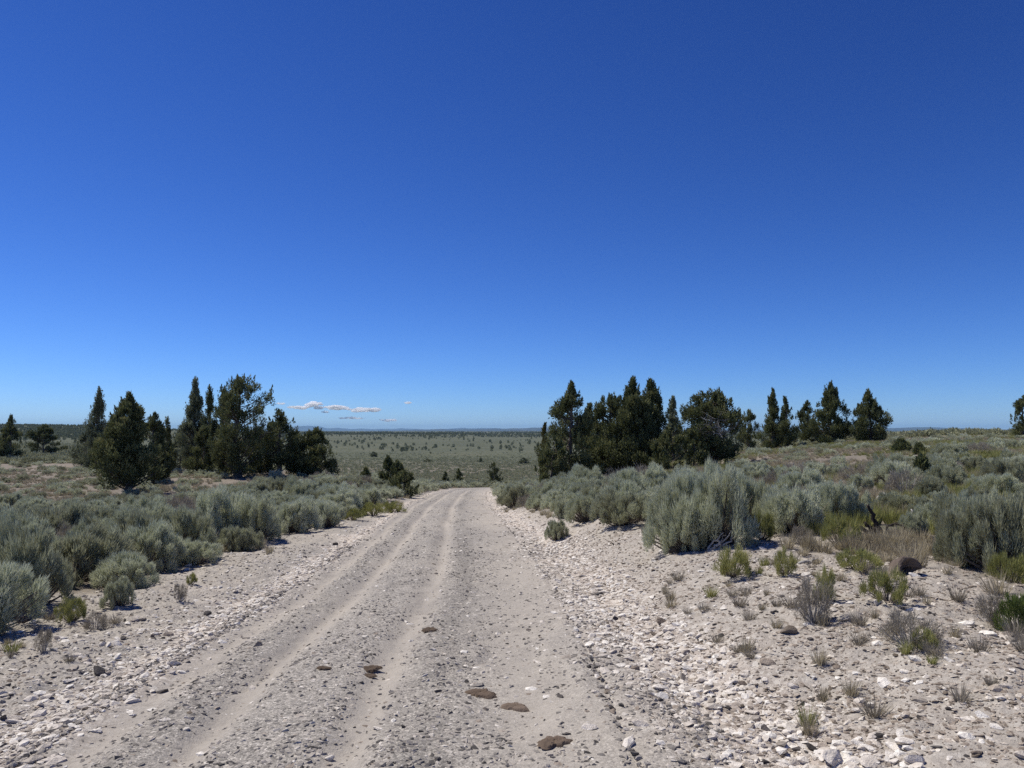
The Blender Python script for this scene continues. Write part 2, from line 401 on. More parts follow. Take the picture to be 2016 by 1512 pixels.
# ------------------------------------------------------------------ far hills
def hill_mat(name, c0, c1):
    m, n, b = mat(name)
    geo = n.nodes.new('ShaderNodeNewGeometry')
    c = ramp(n, noise(n, .003, 5, geo.outputs['Position'], .6), [(.35, c0), (.65, c1)])
    n.links.new(c, b.inputs['Base Color']); return m
M['hill'] = hill_mat('far_hill_cover', (.028, .034, .03), (.07, .072, .055))
def ridge(name, D, prof, depth):
    xs = np.linspace(prof[0][0], prof[-1][0], 160)
    ypx = np.interp(xs, [p[0] for p in prof], [p[1] for p in prof])
    X0 = (xs - 1008) / FPX * D
    top = CAMZ + (848 - ypx) / FPX * D
    top = top + (fbm(X0 * 12 / D * 8, X0 * 0, 7, 3) - .5) * D * .0012 * (top > 0)
    t = np.linspace(-1, 1, 21)
    A, B = np.meshgrid(np.arange(160), t, indexing='ij')
    XX = X0[A] * (1 + B * depth / D); YY = D + B * depth
    ZZ = -6 + (top[A] + 6) * np.cos(B * math.pi / 2) ** .7
    ZZ += (fbm(XX / depth * 6, YY / depth * 6, 8, 3) - .5) * (top[A] + 6) * .25 * (1 - np.abs(B)) * np.abs(B) * 4 * .3
    i = np.arange(159)[:, None] * 21; j = np.arange(20)[None, :]
    Q = np.stack([i + j, i + j + 21, i + j + 22, i + j + 1], -1).reshape(-1, 4)
    me = mesh(name, np.stack([XX.ravel(), YY.ravel(), ZZ.ravel()], 1), Q=Q, mats=[M['hill']], smooth=True)
    return obj(name, me, kind='structure')
ridge('hills', 9000, [(-500, 852), (0, 850), (560, 851), (800, 849.5), (1010, 848), (1200, 848.5), (1500, 849), (2016, 850), (2500, 851)], 1500)
ridge('hills', 16000, [(700, 849), (800, 847), (860, 844.5), (900, 845.5), (960, 844), (1035, 843.5), (1045, 842), (1100, 842), (1200, 843), (1400, 846), (1700, 845), (1770, 842), (1830, 841), (1900, 843.5), (1990, 845.5), (2150, 847), (2600, 849)], 1800)
ridge('hills', 30000, [(400, 846), (540, 844), (580, 840), (605, 838.5), (625, 839), (645, 843), (665, 842.5), (690, 845), (715, 843.5), (735, 845), (790, 843.5), (850, 846), (905, 842.5), (925, 843), (960, 842.5), (1000, 844), (1100, 846)], 2500)

# ------------------------------------------------------------------ geometry-node scatter for stuff
def scatter(name, P, rot, scl, idx, protos, label=None):
    me = bpy.data.meshes.new(name); P = np.asarray(P, np.float32)
    me.vertices.add(len(P)); me.vertices.foreach_set('co', P.ravel())
    for k, a in (('rt', rot), ('sc', scl)):
        at = me.attributes.new(k, 'FLOAT_VECTOR', 'POINT'); at.data.foreach_set('vector', np.asarray(a, np.float32).ravel())
    at = me.attributes.new('ix', 'INT', 'POINT'); at.data.foreach_set('value', np.asarray(idx, np.int32))
    c = bpy.data.collections.new(name + '_source')
    for i_, pm in enumerate(protos):
        c.objects.link(bpy.data.objects.new('%s_source_%02d' % (name, i_), pm))
    o = obj(name, me, kind='stuff', label=label)
    g = bpy.data.node_groups.new(name, 'GeometryNodeTree')
    g.interface.new_socket('Geometry', in_out='INPUT', socket_type='NodeSocketGeometry')
    g.interface.new_socket('Geometry', in_out='OUTPUT', socket_type='NodeSocketGeometry')
    gi = g.nodes.new('NodeGroupInput'); go = g.nodes.new('NodeGroupOutput')
    ip = g.nodes.new('GeometryNodeInstanceOnPoints'); ci = g.nodes.new('GeometryNodeCollectionInfo')
    ci.inputs[0].default_value = c; ci.inputs[1].default_value = True; ci.inputs[2].default_value = True
    def na_(nm, t):
        a = g.nodes.new('GeometryNodeInputNamedAttribute'); a.data_type = t; a.inputs[0].default_value = nm
        return a.outputs[0]
    g.links.new(gi.outputs[0], ip.inputs['Points']); g.links.new(ci.outputs[0], ip.inputs['Instance'])
    ip.inputs['Pick Instance'].default_value = True
    g.links.new(na_('ix', 'INT'), ip.inputs['Instance Index'])
    g.links.new(na_('rt', 'FLOAT_VECTOR'), ip.inputs['Rotation']); g.links.new(na_('sc', 'FLOAT_VECTOR'), ip.inputs['Scale'])
    g.links.new(ip.outputs[0], go.inputs[0])
    o.modifiers.new('scatter', 'NODES').node_group = g
    return o

# ------------------------------------------------------------------ stones
_ico = {}
def ico(sub):
    if sub not in _ico:
        import bmesh
        bm = bmesh.new(); bmesh.ops.create_icosphere(bm, subdivisions=sub, radius=1)
        _ico[sub] = (np.array([v.co[:] for v in bm.verts]), np.array([[v.index for v in f.verts] for f in bm.faces])); bm.free()
    return _ico[sub]
def rock_mesh(seed, m, flat=.55, sub=2, cuts=9, rough=.05):
    rg = np.random.default_rng(seed); V, T = ico(sub); V = V.copy()
    for _ in range(cuts):                                   # angular: planes shave the ball
        nrm_ = unit(rg.normal(size=3)); h = rg.uniform(.32, .75)
        dd_ = V @ nrm_; V -= np.where(dd_ > h, dd_ - h, 0)[:, None] * nrm_
    V *= 1 + rg.normal(0, rough * .6, (len(V), 1))
    V *= np.array([rg.uniform(.85, 1.15), rg.uniform(.5, .95), flat * rg.uniform(.8, 1.2)])
    V[:, :2] /= np.abs(V[:, 0]).max()
    return mesh('stone', V, T, mats=[m])
def set_protos(m, n, s0, flats=(.35, .8), sub=1, cuts=5):
    return [rock_mesh(s0 + k, m, R.uniform(*flats), sub, cuts) for k in range(n)]
PR_grey = set_protos(M['st_grey'], 6, 10)
PR_white = set_protos(M['st_white'], 6, 30, (.22, .55))
PR_pink = set_protos(M['st_pink'], 6, 50, (.22, .55))
PR_dark = set_protos(M['st_dark'], 4, 70)

def frust(n, d0, d1, margin=.08, power=1.0):
    """random points inside the view wedge, density falling like D^-power"""
    t = rng.uniform(0, 1, n); e = 2 - power
    D = (d0 ** e + t * (d1 ** e - d0 ** e)) ** (1 / e) if abs(e) > 1e-6 else d0 * (d1 / d0) ** t
    return rng.uniform(-1, 1, n) * ((.67 + margin) * D + 1.4), D
def lay(X, Y, size, sink=-.02):
    n = len(X)
    rot = np.stack([rng.normal(0, .22, n), rng.normal(0, .22, n), rng.uniform(0, 6.28, n)], 1)
    s = size[:, None] * rng.uniform(.8, 1.2, (n, 3))
    return np.stack([X, Y, H(X, Y) + size * sink], 1), rot, s
def gravel(name, n, d0, d1, pw, dens, smin, smax, protos, label, sexp=2.2):
    X, Y = frust(n, d0, d1, power=pw)
    k = rng.uniform(0, 1, n) < dens(X, Y, road_d(X, Y)); X, Y = X[k], Y[k]
    size = smin + (smax - smin) * rng.uniform(0, 1, len(X)) ** sexp
    P, rt, s = lay(X, Y, size)
    return scatter(name, P, rt, s, rng.integers(0, len(protos), len(X)), protos, label)
def zf(X, Y): return zones(X, Y)
def dens_road(X, Y, d):
    z = zf(X, Y); clump = sst(.35, .65, fbm(X * 2.2, Y * 1.1, 3, 3))
    return ((d > -1.75) & (d < bandR(Y) - .15)) * (1 - .85 * z['track']) * np.maximum(.2 + .7 * clump, z['dk']) + .12 * (d < -1.75) * (1 - z['veg'])
def dens_white(X, Y, d):
    z = zf(X, Y); cl = sst(.3, .55, fbm(X * 1.8, Y * 1.8, 4, 3))
    bR = np.exp(-((d - bandR(Y)) / .36) ** 2) * 1.2; bL = np.exp(-((d + 1.75) / .25) ** 2) * .8
    return np.clip(np.maximum(bR, bL) * (.35 + .65 * cl) + .06 * (d > 2.1) * (1 - z['veg']) * cl + .10 * (d < -2) * (1 - z['veg']) * cl + .015 * (np.abs(d) < 1.5), 0, 1)
def dens_bank(X, Y, d):
    z = zf(X, Y); cl = sst(.25, .6, fbm(X * 2.5, Y * 2.5, 6, 3))
    return sst(-.45, .1, d - bandR(Y)) * (1 - .8 * z['veg']) * (.35 + .65 * cl) + .30 * (d < -1.7) * (1 - .9 * z['veg']) * cl + .06 * (np.abs(d) < 1.9)
gravel('gravel', 400000, 2.4, 14, 1.6, dens_road, .0035, .028, PR_grey, 'loose grey gravel strewn between the wheel tracks', 2.7)
gravel('gravel', 90000, 12, 60, 1.9, dens_road, .014, .045, PR_grey, 'loose grey gravel on the far stretch of the road', 2.4)
gravel('white_gravel', 170000, 2.4, 13, 1.3, dens_white, .008, .045, PR_white, 'broken white stones filling the ditches beside the road', 2.6)
gravel('white_gravel', 80000, 11, 50, 1.7, dens_white, .018, .06, PR_white, 'broken white stones along the far road edges', 2.0)
gravel('stone_chips', 250000, 2.4, 13, 1.3, dens_bank, .005, .026, PR_pink, 'pinkish white stone chips covering the roadside bank', 3.4)
gravel('stone_chips', 55000, 11, 40, 1.7, dens_bank, .012, .035, PR_pink, 'pale stone chips on the far roadside bank', 2.2)
gravel('dark_gravel', 11000, 2.4, 30, 1.6, lambda X, Y, d: .5 * (1 - .7 * zf(X, Y)['veg']) * (np.abs(d) < 9), .008, .032, PR_dark, 'small dark basalt pebbles scattered over road and verges', 2.8)

# ------------------------------------------------------------------ shrubs
def shrub_meshes(seed, leafm, stemm, twigs=0,  heads=46, per=190, L=(.09, .16), W=.024, headr=.17, up=.55, stems=True, flat=1.0, open_=.0, curl=.35):
    """a mounded shrub in unit size: radius about 1, height about 1; returns (foliage mesh, stems mesh)"""
    rg = np.random.default_rng(seed); g = Geo(); s = Geo()
    az = rg.uniform(0, 2 * math.pi, heads); cz = rg.uniform(0, 1, heads) ** .75
    rad = (rg.uniform(.72, 1.0, heads)) * (1 + .14 * np.sin(az * 2 + seed) + .1 * np.sin(az * 3 + seed * 2))
    inner = rg.uniform(0, 1, heads) < .25; rad[inner] *= .65
    h = .12 + .78 * cz
    rxy = rad * np.sqrt(np.clip(1 - (cz * .92) ** 2, .02, 1))
    C = np.stack([rxy * np.cos(az), rxy * np.sin(az), h * (rad ** .5) * flat], 1)
    for c in C:
        k = int(per * rg.uniform(.5, 1.3)); hr = headr * rg.uniform(.7, 1.4)
        q = unit(rg.normal(size=(k, 3))) * (rg.uniform(0, 1, (k, 1)) ** .45) * hr
        q[:, 2] *= 1.35
        P = c + q
        out = unit(c * np.array([1, 1, .6]))
        Dv = unit(out * (1 - up) + np.array([0, 0, up]) + unit(q) * .35 + rg.normal(0, curl, (k, 3)) * .6)
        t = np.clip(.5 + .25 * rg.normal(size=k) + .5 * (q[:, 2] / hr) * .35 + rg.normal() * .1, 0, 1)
        P[:, 2] = np.maximum(P[:, 2], .0)
        blades(g, P, Dv, rg.uniform(*L, k), W * rg.uniform(.7, 1.4, k), rg, t)
        if stems:
            b0 = np.array([c[0] * .07, c[1] * .07, -.06]); mid = c * np.array([.5, .5, .38]) + rg.normal(0, .05, 3)
            tt = np.linspace(0, 1, 5)[:, None]
            s.tube((1 - tt) ** 2 * b0 + 2 * tt * (1 - tt) * mid + tt ** 2 * c, np.linspace(.028, .008, 5), 4)
    for _ in range(twigs if stems else 0):
        a_ = rg.uniform(0, 6.28); ln = rg.uniform(.5, .98); e_ = rg.uniform(.1, .8); p0 = np.array([math.cos(a_) * .1, math.sin(a_) * .1, .0])
        p2 = np.array([math.cos(a_) * ln, math.sin(a_) * ln, e_ * ln]) + rg.normal(0, .05, 3); p1 = (p0 + p2) / 2 + rg.normal(0, .07, 3)
        tt = np.linspace(0, 1, 5)[:, None]
        s.tube((1 - tt) ** 2 * p0 + 2 * tt * (1 - tt) * p1 + tt ** 2 * p2, np.linspace(.014, .004, 5), 3)
    fm = g.mesh('foliage', [leafm]); sm = s.mesh('stems', [stemm]) if stems else None
    return fm, sm

def merged(fm_sm):
    """one mesh from foliage and stems, for copies too small to show their parts"""
    fm, sm = fm_sm
    def rd(m):
        V = np.empty(len(m.vertices) * 3, np.float32); m.vertices.foreach_get('co', V); V = V.reshape(-1, 3)
        li = np.empty(len(m.loops), np.int32); m.loops.foreach_get('vertex_index', li)
        ls = np.empty(len(m.polygons), np.int32); lt = ls.copy()
        m.polygons.foreach_get('loop_start', ls); m.polygons.foreach_get('loop_total', lt)
        T = li[(ls[lt == 3][:, None] + np.arange(3))]; Q = li[(ls[lt == 4][:, None] + np.arange(4))] if (lt == 4).any() else np.zeros((0, 4), int)
        a = np.empty(len(V), np.float32); m.attributes['tint'].data.foreach_get('value', a)
        return V, T, Q, a
    V1, T1, Q1, a1 = rd(fm); V2, T2, Q2, a2 = rd(sm); n1 = len(V1)
    T = np.concatenate([T1, T2 + n1]); Q = Q2 + n1
    return mesh('shrub', np.concatenate([V1, V2]), T, Q, [fm.materials[0], sm.materials[0]],
                ti=np.concatenate([np.zeros(len(T1)), np.ones(len(T2)), np.ones(len(Q))]), attrs={'tint': np.concatenate([a1, a2])})

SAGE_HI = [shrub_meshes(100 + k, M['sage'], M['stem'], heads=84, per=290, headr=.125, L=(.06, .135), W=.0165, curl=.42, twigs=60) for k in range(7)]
SAGE_DRY = [shrub_meshes(120 + k, M['sage_dry'], M['dead'], heads=34, per=90, L=(.10, .22), W=.016, curl=.5) for k in range(3)]
SAGE_MID = [merged(shrub_meshes(140 + k, M['sage'], M['stem'], heads=40, per=60, L=(.10, .2), W=.045, twigs=12)) for k in range(6)]
SAGE_LOW = [shrub_meshes(160 + k, M['sage_far'], M['stem'], heads=16, per=11, L=(.22, .36), W=.16, headr=.2, stems=False)[0] for k in range(5)]
RABBIT = [shrub_meshes(180 + k, M['rabbit'], M['stem'], heads=34, per=120, L=(.12, .24), W=.02, up=.7, curl=.2) for k in range(4)]
GREENB = [shrub_meshes(190 + k, M['green'], M['stem'], heads=34, per=160, L=(.08, .16), W=.03, up=.5) for k in range(2)]

def tuft_mesh(seed, m, n=90, spread=.6, L=(.5, 1.0), W=.03):
    rg = np.random.default_rng(seed); g = Geo()
    az = rg.uniform(0, 6.28, n); r = rg.uniform(0, .28, n)
    P = np.stack([r * np.cos(az), r * np.sin(az), np.full(n, -.03)], 1)
    Dv = unit(np.stack([np.cos(az) * spread * rg.uniform(.2, 1.2, n), np.sin(az) * spread * rg.uniform(.2, 1.2, n), np.ones(n)], 1) + rg.normal(0, .1, (n, 3)))
    blades(g, P, Dv, rg.uniform(*L, n), W * rg.uniform(.7, 1.4, n), rg, np.clip(rg.normal(.5, .25, n), 0, 1))
    return g.mesh('blades', [m])
TUFT = [tuft_mesh(200 + k, M['grass'], 110, R.uniform(.5, .9)) for k in range(4)]
TUFT_G = [tuft_mesh(210 + k, M['rabbit'], 90, .6, W=.04) for k in range(3)]
TUFT_GR = [tuft_mesh(220 + k, M['sage_dry'], 110, .8, W=.028) for k in range(3)]

# ------------------------------------------------------------------ labels by neighbourhood
LAND = []                                    # (px, py, phrase)
ORD = "nearest second third fourth fifth sixth seventh eighth ninth tenth eleventh twelfth thirteenth fourteenth fifteenth sixteenth seventeenth eighteenth nineteenth twentieth".split()
PENDING = []                                 # (object, kind phrase fn, px, py, family)
def pend(o, phrase, X, Y, Z, family):
    px, py = proj(X, Y, Z); PENDING.append((o, phrase, float(px), float(py), family))
def resolve():
    cell = {}
    for o, phrase, px, py, fam in PENDING:
        best = min(LAND, key=lambda l: (l[0] - px) ** 2 + (2.2 * (l[1] - py)) ** 2)
        dx, dy = px - best[0], py - best[1]
        sec = ('right of' if dx > 0 else 'left of') if abs(dx) > 2.0 * abs(dy) else ('in front of' if dy > 0 else 'behind')
        cell.setdefault((fam, best[2], sec), []).append((math.hypot(dx, dy * 2.2), o, phrase))
    for (fam, lm, sec), rows in cell.items():
        rows.sort(key=lambda r_: r_[0])
        for k, (_, o, phrase) in enumerate(rows):
            od = ORD[k] if k < len(ORD) else 'outlying number %d' % (k + 1)
            o['label'] = '%s, %s %s %s' % (phrase, od, sec, lm)
            if len(o['label'].split()) > 16: o['label'] = '%s, %s %s %s' % (phrase.replace('loose ', ''), od, sec, lm.replace('the ', '', 1))

def plant(name, fs, px=None, py=None, h=.5, r=.5, label=None, cat='shrub', group=None, XY=None, rot=None, names=('foliage', 'stems'), sink=.04, rz=None):
    X, Y, Z = place(px, py) if XY is None else (XY[0], XY[1], float(H(XY[0], XY[1])))
    root = obj(name, None, loc=(X, Y, Z - sink * h), rot=(R.uniform(-.05, .05), R.uniform(-.05, .05), R.uniform(0, 6.28) if rz is None else rz), scale=(r, r, h), category=cat, label=label, group=group)
    root.empty_display_size = .1
    for nm, m_ in zip(names, fs):
        if m_ is not None: obj(nm, m_, parent=root)
    return root, X, Y, Z

# ------------------------------------------------------------------ junipers
def prof(kind, t):
    t = np.clip(t, 0, 1)
    low = .62 + .38 * sst(-.02, .16, t)
    if kind == 'spire': return (.06 + .94 * (1 - t) ** 1.1) * np.clip((1 - t) * 12, 0, 1) * low
    if kind == 'taper': return (1 - t) ** .58 * np.clip((1 - t) * 8, 0, 1) * low
    if kind == 'cone': return (.05 + .95 * (1 - t) ** .8) * np.clip((1 - t) * 12, 0, 1) * low
    if kind == 'fat': return np.sqrt(np.clip(1 - t ** 1.7, 0, 1)) * low
    if kind == 'round': return np.sqrt(np.clip(1 - (t * 1.5 - .55) ** 2, 0, 1)) * (.8 + .2 * sst(0, .3, t))
    return np.sqrt(np.clip(1 - t ** 2.2, 0, 1))          # dome
def juniper(name, px, py, ytop, xl, xr, kind, label, leaf='juniper', start=.03, dens=1.0, lean=0.0, trunk_r=.022, group='junipers around the road', tips=1.0, airy=.0, dead=0, depth=None, lod=1.0):
    X, Y, Z = place(px, py)
    if depth:                                       # base hidden behind shrubs or the brow: stand it at this distance
        v = ray(px, py); X, Y = v[0] * depth, depth; Z = float(H(X, Y))
    sc = Y / FPX
    h = max(.4, CAMZ + ray(px, ytop)[2] * Y - Z); wL = max(px - xl, 2) * sc; wR = max(xr - px, 2) * sc
    seed = int(px * 7 + ytop * 3 + abs(xl)); rg = np.random.default_rng(seed)
    g = Geo(); t_ = Geo(); b = Geo()
    rmean = (wL + wR) / 2
    def crown_r(az, t):
        ca = np.cos(az); side = np.where(ca > 0, wR, wL); base = np.abs(ca) * side + (1 - np.abs(ca)) * rmean * .95
        lob = 1 + .22 * np.sin(az * 3 + seed + t * 9) * np.sin(t * 17 + seed * .7) + .12 * np.sin(az * 5 + t * 23)
        return base * prof(kind, t) * lob * (1.22 if kind in ('fat', 'cone', 'spire', 'taper') else 1.1)
    # trunk
    n = 9; tz = np.linspace(0, 1, n)
    bend = np.cumsum(rg.normal(0, .012 * h, (n, 2)), axis=0); bend[0] = 0
    TP = np.stack([bend[:, 0] + lean * h * tz, bend[:, 1], tz * h * (.97 if kind != 'round' else .8)], 1)
    TP[0, 2] = -.12
    t_.tube(TP, (trunk_r * h * (1 - tz) ** .8 + .004 * h) * np.where(tz < .05, 1.35, 1), 8)
    def axis(z): return np.stack([np.interp(z, TP[:, 2], TP[:, 0]), np.interp(z, TP[:, 2], TP[:, 1])], -1)
    # heads of foliage
    area = math.pi * rmean * h
    nh = int(np.clip(area / .035, 60, 1300) * dens * lod)
    nb_ = max(9, nh // 13)
    bt = rg.uniform(0, 1, nb_) ** (1.25 if kind in ('spire', 'cone') else 1.1); ba = rg.uniform(0, 2 * math.pi, nb_); bf = rg.uniform(.55, 1.2, nb_)
    bi = rg.integers(0, nb_, nh); s_ = rg.uniform(.25, 1, nh) ** .55
    rise = rg.uniform(.02, .16, nb_)[bi] * s_ ** 1.5
    th_ = np.clip(bt[bi] * (1 - .08) + rise * (1 - bt[bi]) + rg.normal(0, .014, nh), 0, 1.0)
    rr_ = crown_r(ba[bi], bt[bi]) * bf[bi] * s_
    az = ba[bi] + rg.normal(0, .16, nh)
    lo = rg.uniform(0, 1, nh) < .2; th_ = np.where(lo, rg.uniform(0, 1, nh) ** 1.3, th_)
    rr_ = np.where(lo, crown_r(az, th_) * rg.uniform(.15, .8, nh), rr_)
    zz_ = (start + (1 - start) * th_) * h
    ax = axis(zz_)
    C = np.stack([ax[:, 0] + rr_ * np.cos(az), ax[:, 1] + rr_ * np.sin(az), zz_ + rg.normal(0, .01 * h, nh)], 1)
    keep = rg.uniform(0, 1, nh) > airy * (vnoise(az * 1.6 + seed, th_ * 6, 3) > .45)
    C = C[keep]; th_ = th_[keep]; az = az[keep]
    hs = np.clip(.11 + .013 * h, .09, .2) * rg.uniform(.6, 1.35, len(C)) * (1 - .3 * th_)
    per = int(34 / lod ** .5) if lod < 1 else 34
    tl = rg.normal(0, .16, len(C))
    k = np.repeat(np.arange(len(C)), per); m_ = len(k)
    q = unit(rg.normal(size=(m_, 3))) * (rg.uniform(0, 1, (m_, 1)) ** .4) * hs[k][:, None]
    q[:, 2] *= 2.0
    cc = C[k]; outv = np.stack([np.cos(az[k]), np.sin(az[k]), np.full(m_, .35)], 1)
    Dv = unit(outv * .5 + np.array([0, 0, .75]) + unit(q) * .8 + rg.normal(0, .3, (m_, 3)))
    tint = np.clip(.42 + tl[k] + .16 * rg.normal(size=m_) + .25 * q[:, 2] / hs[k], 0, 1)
    blades(g, cc + q, Dv, rg.uniform(.08, .15, m_) / max(lod, .35) ** .5, rg.uniform(.045, .075, m_) / max(lod, .35) ** .5, rg, tint)
    # limbs to a share of the heads
    for c, tt0 in zip(C[::4], th_[::4]):
        z0 = max(c[2] - (.25 + .5 * rg.uniform()) * math.hypot(c[0], c[1]) - .02 * h, .05 * h)
        a0 = axis(np.array([z0]))[0]; p0 = np.array([a0[0], a0[1], z0]); mid = (p0 + c) / 2 + np.array([0, 0, -.05 * h * rg.uniform()])
        tt = np.linspace(0, 1, 5)[:, None]
        b.tube((1 - tt) ** 2 * p0 + 2 * tt * (1 - tt) * mid + tt ** 2 * c, np.linspace(.009 * h * (1 - .5 * tt0), .003 * h, 5), 4)
    # pointed sprays at the outline
    nt_ = int(26 * tips * lod)
    if nt_:
        ti = rg.uniform(.25, 1.0, nt_); ta = rg.uniform(0, 6.28, nt_); ti[:2] = 1.0
        for tt0, a in zip(ti, ta):
            zb = (start + (1 - start) * tt0 * .94) * h; ax0 = axis(np.array([zb]))[0]; r0 = crown_r(a, tt0) * .9
            p = np.array([ax0[0] + r0 * math.cos(a), ax0[1] + r0 * math.sin(a), zb])
            ln = h * rg.uniform(.05, .11); kk = 40
            s_ = rg.uniform(0, 1, kk); pp = p + np.outer(s_, [math.cos(a) * .25 * ln, math.sin(a) * .25 * ln, ln]) + rg.normal(0, .03 * h * .6, (kk, 3)) * (1 - s_[:, None]) * [1, 1, .5]
            dv = unit(np.array([math.cos(a) * .2, math.sin(a) * .2, 1]) + rg.normal(0, .3, (kk, 3)))
            blades(g, pp, dv, .12, .06, rg, np.clip(rg.normal(.5, .2, kk), 0, 1))
    root = obj(name, None, loc=(X, Y, Z), category='tree', label=label, group=group)
    obj('trunk', t_.mesh('trunk', [M['bark']], smooth=True), parent=root)
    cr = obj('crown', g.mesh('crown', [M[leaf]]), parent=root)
    if b.V: obj('limbs', b.mesh('limbs', [M['bark']]), parent=cr)
    if dead:
        dg = Geo()
        for _ in range(dead):
            a = -math.pi / 2 + rg.normal(0, .6); z0 = h * rg.uniform(.4, .65); L_ = rmean * rg.uniform(.85, 1.2)
            tip = np.array([math.cos(a) * L_ * .8 + rg.normal(0, .3), math.sin(a) * L_, z0 + rg.normal(.15, .35)])
            s_ = np.linspace(0, 1, 7)[:, None]; base = np.array([0, 0, z0 - .1 * h])
            pth = base * (1 - s_) + tip * s_ + rg.normal(0, .05, (7, 3)) * s_
            dg.tube(pth, np.linspace(.03, .006, 7), 4)
            for _k in range(5):
                q0 = pth[rg.integers(3, 6)]; dg.tube(np.array([q0, q0 + rg.normal(0, .16, 3), q0 + rg.normal(0, .3, 3)]), [.01, .007, .003], 3)
        obj('dead_branches', dg.mesh('dead_branches', [M['dead']]), parent=root, label='bare grey dead branches on the near side')
    LAND.append((px, py - 6, LM.get(label, 'the ' + label)))
    return root
LM = {}
def J(px, py, yt, xl, xr, kind, label, short, **k):
    LM[label] = short
    return juniper('juniper_tree', px, py, yt, xl, xr, kind, label, **k)

J(18, 905, 820, -14, 44, 'cone', 'hazy conical juniper cut by the left edge of the picture', 'the leftmost juniper', lod=.7)
J(85, 900, 838, 56, 114, 'dome', 'low round juniper standing alone right of the leftmost juniper', 'the low round far-left juniper', lod=.7)
J(168, 918, 852, 140, 196, 'dome', 'bushy juniper at the foot of the pale spire-topped juniper', 'the bushy juniper under the pale spire', leaf='juniper_pale')
J(190, 925, 768, 148, 216, 'spire', 'pale green juniper with a tall thin spire left of the big dark one', 'the pale spire-topped juniper', leaf='juniper_pale', tips=1.2, airy=.3)
J(250, 975, 778, 182, 304, 'taper', 'big dark dense juniper with a thick bare trunk nearest on the left', 'the big dark juniper on the left', start=.12, dens=1.7, trunk_r=.03)
J(300, 955, 818, 268, 328, 'fat', 'dark juniper pressed behind the right flank of the big dark one', 'the dark juniper behind the biggest', dens=1.4, start=.04)
J(333, 930, 825, 322, 346, 'spire', 'thin short juniper in the gap left of the tall spire juniper', 'the thin short juniper')
J(377, 930, 750, 340, 408, 'spire', 'tallest slender spire juniper with open pale branches on the left', 'the tall slender spire', leaf='juniper_pale', start=.12, airy=.35, dens=1.1, tips=1.4)
J(355, 925, 850, 335, 380, 'dome', 'low pale juniper bush at the foot of the tall slender spire', 'the low juniper under the spire', leaf='juniper_pale')
J(412, 930, 765, 388, 436, 'spire', 'narrow juniper between the slender spire and the broad rounded tree', 'the narrow juniper beside the broad one', tips=1.4)
J(434, 928, 763, 415, 458, 'cone', 'narrow pointed juniper touching the broad rounded tree', 'the pointed juniper beside the broad one')
J(398, 936, 842, 370, 425, 'dome', 'low dark juniper mass at the foot of the narrow junipers', 'the low dark foot juniper', dens=1.3)
J(442, 940, 848, 415, 472, 'dome', 'low dark juniper mass under the left of the broad rounded tree', 'the low juniper under the broad one', dens=1.3)
J(318, 950, 868, 292, 346, 'dome', 'low dark juniper right of the big dark one', 'the low juniper right of the biggest', dens=1.3)
J(585, 937, 856, 558, 612, 'dome', 'low dark juniper between the forked one and the grove end', 'the low juniper beside the forked one', dens=1.2)
J(1168, 936, 800, 1146, 1196, 'fat', 'dark juniper filling the gap right of the tall open-topped tree', 'the gap-filling juniper', dens=1.3, depth=42)
J(468, 940, 744, 420, 535, 'round', 'broadest rounded juniper with an open airy right side on the left', 'the broad rounded juniper', start=.06, dens=1.0, airy=.5, tips=1.6, trunk_r=.035)
J(512, 935, 842, 478, 548, 'dome', 'low dark juniper filling the gap right of the broad rounded tree', 'the low dark juniper beside the broad one', dens=1.2)
J(548, 937, 810, 512, 584, 'fat', 'small rounded juniper with a visible forked trunk', 'the juniper with a forked trunk', start=.16, trunk_r=.035, airy=.1)
J(618, 937, 847, 572, 662, 'dome', 'low wide dark juniper at the right end of the left grove', 'the low wide juniper ending the grove', start=.04, dens=1.4)
J(1122, 937, 757, 1062, 1172, 'taper', 'tall juniper with a rounded open top at the left of the right grove', 'the tall open-topped juniper', airy=.45, dens=1.1, leaf='juniper', tips=1.5, depth=38)
J(1086, 937, 862, 1058, 1122, 'dome', 'low spreading juniper skirt beside the tall open-topped tree', 'the low spreading juniper', depth=37, airy=.25)
J(1071, 932, 836, 1060, 1084, 'spire', 'yellowish little spire juniper left of the right grove', 'the yellowish little spire', leaf='rust', depth=41)
J(1200, 935, 779, 1142, 1256, 'fat', 'dense olive juniper between the tall open tree and the twin-topped trees', 'the dense olive juniper', dens=1.4, depth=41, tips=1.6)
J(1248, 938, 747, 1190, 1300, 'taper', 'dark dense juniper with the highest top in the right grove', 'the highest juniper of the right grove', dens=1.7, depth=40, tips=1.8, trunk_r=.035)
J(1283, 936, 750, 1246, 1322, 'taper', 'dark dense juniper just right of the highest top', 'the second highest juniper', dens=1.6, depth=41, tips=1.8)
J(1327, 925, 782, 1298, 1352, 'spire', 'pale thin juniper seen behind the right grove', 'the pale thin juniper', leaf='juniper_pale', depth=52, airy=.2)
J(1318, 930, 850, 1290, 1362, 'dome', 'low rounded juniper in front of the pale thin one', 'the low rounded grove juniper', depth=38, dens=1.3)
J(1408, 928, 771, 1348, 1470, 'round', 'broad flat-topped juniper with bare grey branches on its face', 'the broad juniper with dead branches', start=.1, depth=39, dens=1.5, dead=16, airy=.15, trunk_r=.035)
J(1366, 925, 845, 1342, 1398, 'dome', 'small dark juniper under the left side of the flat-topped tree', 'the small juniper under the broad one', depth=38)
J(1476, 900, 810, 1456, 1494, 'fat', 'small hazy juniper behind the right edge of the flat-topped tree', 'the small juniper behind the broad one', depth=70)
J(1518, 880, 769, 1495, 1542, 'spire', 'slim spire juniper, left one of a close pair', 'the left spire of the pair', depth=60, dens=1.5)
